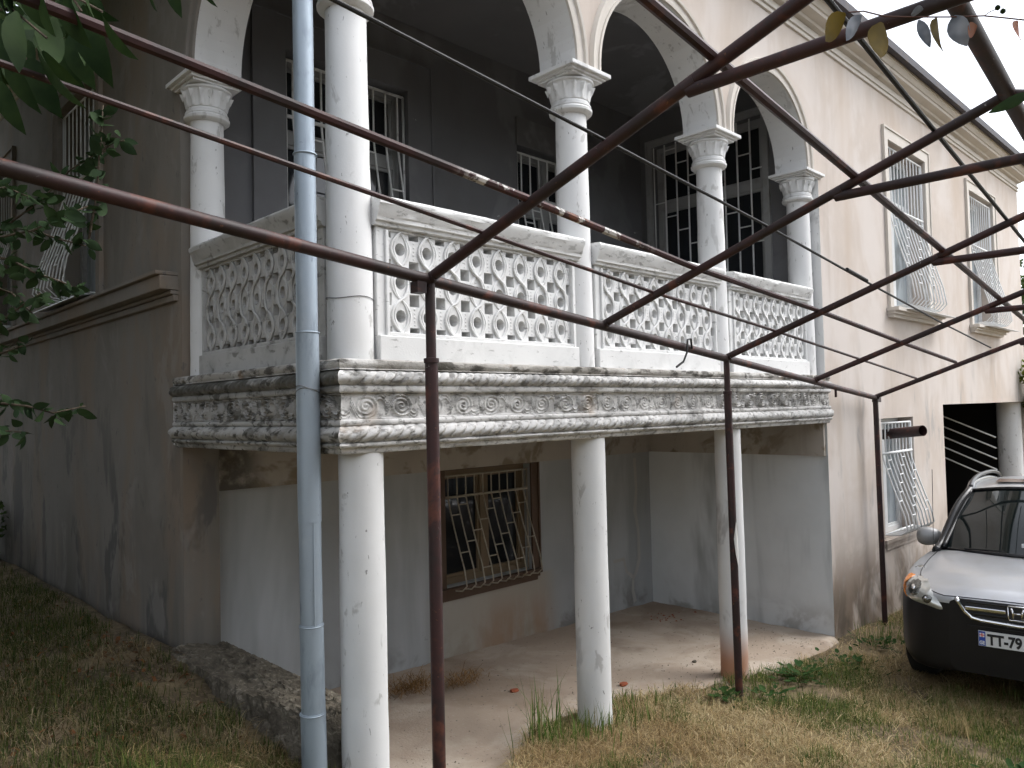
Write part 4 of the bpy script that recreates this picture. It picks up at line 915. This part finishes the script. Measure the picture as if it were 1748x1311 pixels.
mkgrass('long_straw', 36000, RG, .62, (.12, .26), 'straw', (1.46, 1.6), .0044, 1.1)
# tall tufts at the edge of the apron and beside the posts
def tuft(name, cx, cy, n_, spread, Lr, col_, label, wd=.008, lean=(.05, .6)):
    x = cx+rng.normal(0, spread, n_); y = cy+rng.normal(0, spread*.7, n_); c = np.array(col_)[None]*rng.uniform(.7, 1.3, (n_, 1)); mixs = rng.random(n_) < .25; c[mixs] = [.30, .27, .13]
    o = blades(name, x, y, rng.uniform(*Lr, n_), rng.uniform(wd*.7, wd*1.3, n_), rng.uniform(0, 6.28, n_), rng.uniform(*lean, n_), c); del o['kind']
    o['label'] = label; return stuff(o)
tuft('grass_tuft', 3.62, 3.50, 60, .10, (.15, .50), (.09, .16, .03), 'tall green grass tuft at the apron edge left of the middle ground column')
tuft('grass_tuft', 3.95, 3.38, 110, .17, (.08, .26), (.12, .18, .04), 'spreading green grass tuft at the foot of the middle ground column')
tuft('grass_tuft', 4.55, 3.42, 120, .2, (.06, .18), (.12, .17, .04), 'low green grass tuft right of the middle ground column')
tuft('grass_tuft', 6.02, 1.72, 70, .07, (.08, .2), (.46, .35, .18), 'pale dry grass tuft in front of the car bumper', .005)
tuft('grass_tuft', 8.2, 3.05, 90, .2, (.08, .22), (.10, .17, .04), 'green grass tuft by the far pergola post', .006)
# weeds
def weed(name, cx, cy, n_, spread, size, label):
    b = MB()
    for k in range(n_):
        a = random.uniform(0, 6.28); r_ = abs(random.gauss(0, spread)); x = cx+r_*math.cos(a); y = cy+r_*math.sin(a)*.8; z = float(ground(x, y))+random.uniform(.02, .09)
        s = size*random.uniform(.6, 1.2); d = Vector((math.cos(a+random.uniform(-.8, .8)), math.sin(a+random.uniform(-.8, .8)), random.uniform(-.1, .7))).normalized(); sd_ = d.cross(Vector((0, 0, 1))).normalized(); p = Vector((x, y, z))
        b.add([p, p+d*s*.35+sd_*s*.32, p+d*s*.8+sd_*s*.24, p+d*s, p+d*s*.8-sd_*s*.24, p+d*s*.35-sd_*s*.32, p+d*s*.5-Vector((0, 0, s*.08))], [(0, 1, 6), (1, 2, 6), (2, 3, 6), (3, 4, 6), (4, 5, 6), (5, 0, 6)])
    o = b.build(name, WEED, None); o['label'] = label; return stuff(o)
weed('leafy_weed', 6.35, 3.02, 70, .17, .075, 'green leafy weed patch right of the rusty column foot')
weed('leafy_weed', 6.95, 2.90, 60, .22, .06, 'low green weed patch between the rusty column and the car')
weed('leafy_weed', 5.30, 3.16, 36, .10, .07, 'small leafy weed left of the middle pergola post')
weed('leafy_weed', 5.62, 2.95, 30, .10, .07, 'small leafy weed right of the middle pergola post')
weed('leafy_weed', 4.75, 1.55, 30, .07, .05, 'small green weed sprig on the straw near the bottom edge')
weed('leafy_weed', 5.35, 1.22, 45, .10, .06, 'green weed clump at the bottom right corner of the lawn')
weed('leafy_weed', 7.9, 2.95, 50, .2, .07, 'green weeds between the house wall and the front wheel')
x = rng.uniform(-.6, 2.0, 900); y = rng.uniform(2.6, 8, 900); k = rng.random(900) < .35+.6*(x > .8); x, y = x[k], y[k]
blades('fallen_leaves', x, y, rng.uniform(.03, .07, len(x)), rng.uniform(.02, .035, len(x)), rng.uniform(0, 6.28, len(x)), rng.uniform(1.3, 1.6, len(x)), np.array([[.20, .085, .035]])*rng.uniform(.4, 1.4, (len(x), 1)))
# dry hay heap, brick crumbs and pebbles on the apron
def hay(cx, cy, n_, sp, label):
    x = cx+rng.normal(0, sp, n_); y = cy+rng.normal(0, sp*.5, n_); zz = apron_z(x)+.02+np.abs(rng.normal(0, .03, n_)); c = np.array([[.26, .15, .06]])*rng.uniform(.5, 1.7, (n_, 1))
    o = blades('hay_heap', x, y, rng.uniform(.08, .25, n_), rng.uniform(.003, .005, n_), rng.uniform(0, 6.28, n_), rng.uniform(1.2, 1.55, n_), c, zz-ground(x, y)); del o['kind']; return tag(o, label, 'hay')
hay(3.80, 5.12, 380, .13, 'brown dry hay heap on the apron left of the near post'); hay(4.22, 4.95, 200, .10, 'straw coloured hay wisp on the apron right of the near post')
def chunk(name, x, y, z, s, mat, label, cat, grp=None, flat=.5):
    b = MB(); v = [];
    for k in range(7):
        for q in range(4):
            a = 2*math.pi*k/7; e = -.6+1.2*q/3; r_ = s*math.sqrt(1-e*e*.7)*random.uniform(.7, 1.15); v.append((x+r_*math.cos(a), y+r_*.7*math.sin(a), z+s*flat*(e+.5)))
    b.add(v, [(k*4+q, ((k+1) % 7)*4+q, ((k+1) % 7)*4+q+1, k*4+q+1) for k in range(7) for q in range(3)] + [tuple(k*4+3 for k in range(7)), tuple(k*4 for k in range(6, -1, -1))])
    return tag(b.build(name, mat), label, cat, grp)
chunk('brick_fragment', 5.18, 4.02, apron_z(5.2), .045, BRICK, 'red brick fragment lying right of the middle ground column', 'brick'); chunk('brick_fragment', 4.42, 4.55, apron_z(4.4), .045, BRICK, 'dark brick fragment lying left of the middle ground column', 'brick')
chunk('stone', 6.15, 3.95, apron_z(6.1), .03, RUBBLE, 'small dark stone on the apron behind the rusty column', 'stone')
def litter(name, pts, mat):
    b = MB()
    for (x, y, s_) in pts:
        z = float(apron_z(x))+.004
        v = [(x+s_*random.uniform(.6, 1.2)*math.cos(a), y+s_*random.uniform(.5, 1)*math.sin(a), z) for a in (0, 1.26, 2.5, 3.8, 5)]
        b.add(v+[(x, y, z+s_*.7)], [(0, 1, 5), (1, 2, 5), (2, 3, 5), (3, 4, 5), (4, 0, 5)])
    stuff(b.build(name, mat))
litter('brick_crumbs', [(7.35+random.gauss(0, .16), 5.12+random.gauss(0, .1), random.uniform(.008, .02)) for k in range(26)], BRICK)
def rp():
    x = random.uniform(2.6, 7.7); e = float(edge_y(x)); return (x, e+.05+abs(random.gauss(0, .6)), random.uniform(.003, .010))
litter('pebbles', [q for q in (rp() for k in range(420)) if q[1] < 5.6], PEBBLE); litter('dark_grit', [q for q in (rp() for k in range(420)) if q[1] < 5.6], RUBBLE)

# ------------------------------------------------------------------ LEAVES, SHRUBS, TREES
def ray(px, py):
    d = Vector(rt)*(px-874) - Vector(up)*(py-655.5) + Vector(fw)*FPX; return d/FPX      # unit depth
def leafmesh(name, L, Wd, curl=.15, notch=False):
    b = MB(); n_ = 6; vs = []
    for i in range(n_+1):
        t = i/n_; wv = Wd*.5*(math.sin(math.pi*min(1, t*.98+.02))**.75)*(1.15-.4*t)
        z = -curl*L*t*t; vs += [(t*L, -wv, z+wv*.22), (t*L, 0, z), (t*L, wv, z+wv*.22)]
    b.add(vs, [(3*i+j, 3*i+3+j, 3*i+4+j, 3*i+1+j) for i in range(n_) for j in range(2)])
    me = bpy.data.meshes.new(name); me.from_pydata(b.v, [], b.f); me.polygons.foreach_set('use_smooth', [True]*len(me.polygons)); me.update(); return me
def putleaf(me, mat, p, d, roll_, parent, name='leaf', scale=1):
    if not me.materials: me.materials.append(mat)
    o = bpy.data.objects.new(name, me); COL.objects.link(o); o.parent = parent
    q = Vector(d).to_track_quat('X', 'Z'); q = q @ Matrix.Rotation(roll_, 3, 'X').to_quaternion()
    off = Vector(parent['_w']); o.rotation_mode = 'QUATERNION'; o.rotation_quaternion = q; o.location = Vector((p[0], p[1], p[2]+ZC)) - off; o.scale = (scale,)*3
    if mat is not me.materials[0]:
        o.material_slots[0].link = 'OBJECT'; o.material_slots[0].material = mat
    return o
# vine twig over the pergola
DV = 2.25
vn = root('vine_twig', tuple(ray(1449, 20)*DV), 'thin vine twig with bronze and silvery leaves hanging over the pergola', 'vine')
tw = [(1449, 21), (1474, 19), (1510, 28), (1560, 29), (1620, 29), (1680, 27), (1720, 31), (1775, 37)]
b = MB(); b.tube([ray(x, y)*(DV+.02*math.sin(i)) for i, (x, y) in enumerate(tw)], .0022, 6); b.build('stem', TWIG, vn)
def vleaf(x0, y0, x1, y1, mat, wf, roll_, dd=0, curl=.18):
    a = ray(x0, y0)*(DV+dd); c_ = ray(x1, y1)*(DV+dd-.02); L = (c_-a).length; return putleaf(leafmesh('leaf', L, L*wf, curl), mat, a, (c_-a).normalized(), roll_, vn)
vleaf(1444, 24, 1398, 72, LEAFO, .58, 1.1); vleaf(1471, 26, 1434, 72, LEAFS, .42, 1.2, -.03); vleaf(1506, 38, 1493, 106, LEAFO, .62, 1.7, -.02); vleaf(1568, 34, 1588, 78, LEAFS, .36, 1.4, -.03)
vleaf(1600, 31, 1598, 96, LEAFO, .66, 1.6); vleaf(1628, 27, 1647, 77, LEAFS, .62, 1.7, -.01); vleaf(1668, 44, 1646, 60, LEAFR, .7, 1.3, -.02); vleaf(1738, 36, 1734, 72, LEAFR, .75, 1.6); vleaf(1576, 16, 1550, 22, LEAFS, .5, .8)
vleaf(1760, 158, 1704, 189, LEAFD, .28, 1.4, -.1, -.3)
for (x, y) in ((1703, 13), (1712, 19)):
    b = MB(); c_ = ray(x, y)*DV; b.lathe([(c_.z-.008, .002), (c_.z-.004, .0075), (c_.z+.003, .0075), (c_.z+.008, .002)], (c_.x, c_.y), 8); b.build('bud', LEAFD, vn, smooth=True)
b = MB(); b.tube([ray(1680, 27)*DV, ray(1690, 20)*DV, ray(1703, 15)*DV], .0014, 5); b.build('bud_stalk', TWIG, vn)
# shaded shrub at the left edge
DS = 3.1
sh = root('shrub', (.35, 3.2, -1.6), 'dark leafy shrub branches reaching in from the left edge', 'shrub')
brs = [[(-60, 440), (0, 393), (54, 354), (80, 332), (120, 290), (165, 262)], [(-60, 420), (0, 405), (58, 393), (102, 371), (150, 352)], [(46, 390), (93, 406), (146, 420)], [(-60, 430), (20, 444), (61, 466), (105, 481), (137, 497)],
       [(-50, 330), (10, 320), (47, 335)], [(150, 420), (165, 330), (172, 240), (176, 180)], [(170, 260), (190, 245), (212, 240)], [(-60, 690), (0, 688), (46, 693), (91, 705), (146, 693)], [(-60, 760), (0, 735), (48, 738)], [(-60, 560), (0, 550), (40, 520), (70, 500)], [(-50, 620), (10, 600), (40, 590)], [(-40, 480), (20, 500), (55, 535)]]
LM = [leafmesh('leaf', .058, .034, .2), leafmesh('leaf', .07, .04, .1), leafmesh('leaf', .045, .028, .25)]
stem_ = MB()
for bi, br in enumerate(brs):
    dd = DS+random.uniform(-.25, .25); P = [ray(x, y)*(dd+.05*math.sin(i*2)) for i, (x, y) in enumerate(br)]
    stem_.tube(P, [.006-.0035*i/(len(P)-1) for i in range(len(P))], 5)
    tot = sum((P[i+1]-P[i]).length for i in range(len(P)-1)); nl = int(tot/.0135)
    for k in range(nl):
        s = (k+.5)/nl*(len(P)-1); i = int(s); p = P[i].lerp(P[i+1], s-i); d = (P[i+1]-P[i]).normalized()
        d2 = (d*.6 + Vector((random.uniform(-1, 1), random.uniform(-1, 1), random.uniform(-1.1, .5)))).normalized()
        putleaf(LM[k % 3], LEAFD, p+Vector((random.gauss(0, .012), random.gauss(0, .02), random.gauss(0, .012))), d2, random.uniform(0, 6.28), sh, scale=random.uniform(.7, 1.25))
stem_.tube([(.25, 3.3, -1.62), (.28, 3.2, -.9), (.2, 3.05, -.2), (.3, 3.0, .5)], [.03, .025, .018, .01], 7); stem_.tube([(.28, 3.2, -.9), (.15, 3.1, -.3), (.36, 3.02, 1.0)], [.02, .015, .008], 6)
stem_.build('branch', BARK, sh, smooth=True)
def foliage(name, clumps, size, mat, parent, per, quads=True):
    """clumps: (centre, radii); per leaves each; hollow-weighted"""
    V = []; F = []
    for (cx, cy, cz), (rx_, ry_, rz_) in clumps:
        u = rng.normal(size=(per, 3)); u /= np.linalg.norm(u, axis=1)[:, None]; u *= (rng.random((per, 1))**.45)
        c_ = np.array([cx, cy, cz])+u*np.array([rx_, ry_, rz_]); a = rng.normal(size=(per, 3)); a[:, 2] -= .5; a /= np.linalg.norm(a, axis=1)[:, None]
        q = np.cross(a, rng.normal(size=(per, 3))); q /= np.linalg.norm(q, axis=1)[:, None]; s = size*rng.uniform(.6, 1.3, (per, 1))
        o = len(V)*0 + sum(len(x) for x in V)
        pts = np.stack([c_-a*s*.5, c_+q*s*.3, c_+a*s*.5, c_-q*s*.3], 1).reshape(-1, 3); V.append(pts); F.append(np.arange(per*4).reshape(-1, 4)+o)
    V = np.concatenate(V); F = np.concatenate(F); b = MB(); b.v = [tuple(p) for p in V]; b.f = [tuple(int(i) for i in f) for f in F]; b.mi = [0]*len(F)
    return b.build(name, mat, parent)
def clumpset(c, r, n_, cr_):
    out = []
    for k in range(n_):
        u = np.array([random.gauss(0, 1) for _ in range(3)]); u /= np.linalg.norm(u); u *= random.random()**.4
        out.append(((c[0]+u[0]*r[0], c[1]+u[1]*r[1], c[2]+u[2]*r[2]), tuple(cr_*random.uniform(.6, 1.3) for _ in range(3))))
    return out
tr = root('garden_tree', (-.9, 7.6, -1.6), 'broad leaved tree hanging big green leaves into the top left corner', 'tree')
b = MB(); b.tube([(-.9, 7.6, -1.7), (-.85, 7.5, 0), (-.7, 7.4, 1.6), (-.6, 7.3, 3.0), (-.5, 7.2, 4.8)], [.17, .14, .12, .09, .04], 12)
for e in ((.3, 3.2, 3.2), (.8, 9.6, 3.8), (-2.6, 7.8, 3.8), (-1.2, 5.4, 3.6), (.3, 12, 4)): b.tube([(-.7, 7.4, 1.9), ((-.7+e[0])/2, (7.4+e[1])/2, (1.9+e[2])/2+.4), e], [.08, .05, .02], 8)
b.build('trunk', BARK, tr, smooth=True)
cl = clumpset((-1.3, 7.9, 4.4), (3.0, 4.9, 1.4), 210, .85)
cl = [c_ for c_ in cl if not (c_[0][2] < 1.15*math.hypot(c_[0][0], c_[0][1])*.55+.9 and c_[0][0] > .16*c_[0][1])]
foliage('crown', cl, .22, LEAFT, tr, 260)
BL = [leafmesh('leaf', .17, .085, .25), leafmesh('leaf', .14, .08, .12), leafmesh('leaf', .19, .085, .3)]
tws = MB()
for (x, y, x2, y2, dd) in [(175, 25, 205, 105, 2.0), (110, -10, 125, 75, 2.1), (135, 20, 165, 120, 2.3), (60, 60, 90, 190, 2.2), (30, 20, 20, 130, 2.1), (70, -20, 80, 60, 2.0), (15, 90, 30, 180, 2.4), (95, 30, 75, 120, 2.5), (150, -30, 140, 50, 2.2), (-10, 30, 5, 110, 2.2), (40, 100, 95, 190, 2.5), (45, -30, 50, 40, 2.4), (120, 60, 145, 140, 2.6), (5, -20, -10, 60, 2.3), (85, 70, 110, 150, 2.7), (20, 60, 60, 140, 2.8), (255, -45, 250, 18, 2.3), (292, -40, 297, 20, 2.4), (340, -55, 335, 8, 2.5), (0, 140, 15, 215, 2.6), (55, 20, 45, 95, 2.9), (105, -15, 160, 40, 2.8)] + [(lambda x, y: (x, y, x+random.uniform(-35, 35), y+random.uniform(35, 65), random.uniform(2.3, 3.4)))(random.uniform(-15, 150), random.uniform(-30, 120)) for _ in range(34)]:
    a = ray(x, y)*dd; c_ = ray(x2, y2)*(dd-.05); o = putleaf(leafmesh('leaf', (c_-a).length, (c_-a).length*random.uniform(.38, .56), random.uniform(.1, .5)), LEAF, a, (c_-a).normalized(), random.uniform(.9, 2.3), tr)
for pts in ([(-80, -60), (0, -30), (100, -20), (175, 20)], [(-60, 20), (20, 15), (80, 65)], [(-60, 60), (0, 80), (45, 100)], [(100, -60), (200, -70), (300, -50), (345, -60)], [(60, -60), (120, -10), (140, 20)]):
    tws.tube([ray(x, y)*2.3 for x, y in pts], .004, 5)
tws.build('twig', BARK, tr)
# bush at the far left foot of the side wall, bush on the right corner, trees beyond the house end
bs = root('bush', (1.9, 11.3, -1.65), 'small green bush at the far foot of the shaded side wall', 'bush'); foliage('foliage', clumpset((1.75, 11.2, -1.3), (.35, .6, .35), 14, .22), .07, LEAFT, bs, 120)
b = MB(); b.tube([(1.85, 11.3, -1.7), (1.75, 11.2, -1.1)], .012, 5); b.build('stem', BARK, bs)
b2 = root('climbing_bush', (15.7, 3.2, -2.7), 'yellow green climbing bush at the house end above the dark passage', 'bush'); foliage('foliage', clumpset((16.25, 3.15, .12), (.40, .25, .62), 26, .2), .075, LEAFY, b2, 130)
b = MB(); b.tube([(16.35, 3.25, -2.8), (16.3, 3.22, -1), (16.25, 3.2, .4)], [.03, .02, .01], 6); b.build('stem', BARK, b2)
t3 = root('background_tree', (21.5, 4.6, -2.9), 'green tree standing beyond the right end of the house', 'tree'); foliage('crown', clumpset((21.5, 4.8, .8), (1.9, 1.9, 2.7), 46, .7), .16, LEAFT, t3, 170)
b = MB(); b.tube([(21.5, 4.7, -3.1), (21.5, 4.8, 2)], [.16, .06], 8); b.build('trunk', BARK, t3)
# unseen tree belt behind the viewer, added to block low sky light
cl = []
for k in range(46):
    a = R(112)+R(133)*k/45; rr = 11+random.uniform(-1, 2); cx, cy = rr*math.sin(a), rr*math.cos(a)
    for q in range(5): cl.append(((cx+random.gauss(0, .8), cy+random.gauss(0, .8), -1+q*1.2+random.uniform(-.3, .3)), (1.2, 1.2, .9)))
BELT = plain('blocker_foliage', (.05, .075, .028), .8, 0, 0, .2)
stuff(foliage('light_block_trees', cl, .5, BELT, None, 120))
cl = []  # unseen hedge left of the view, added to keep light off that side
for k in range(14):
    for q in range(8): cl.append(((-2.8+random.gauss(0, .4), 4.3+k*.95, -1.2+q*1.0), (.9, .9, .8)))
stuff(foliage('light_block_hedge', cl, .3, BELT, None, 130))
for o in list(bpy.data.objects):
    if '_w' in o: del o['_w']
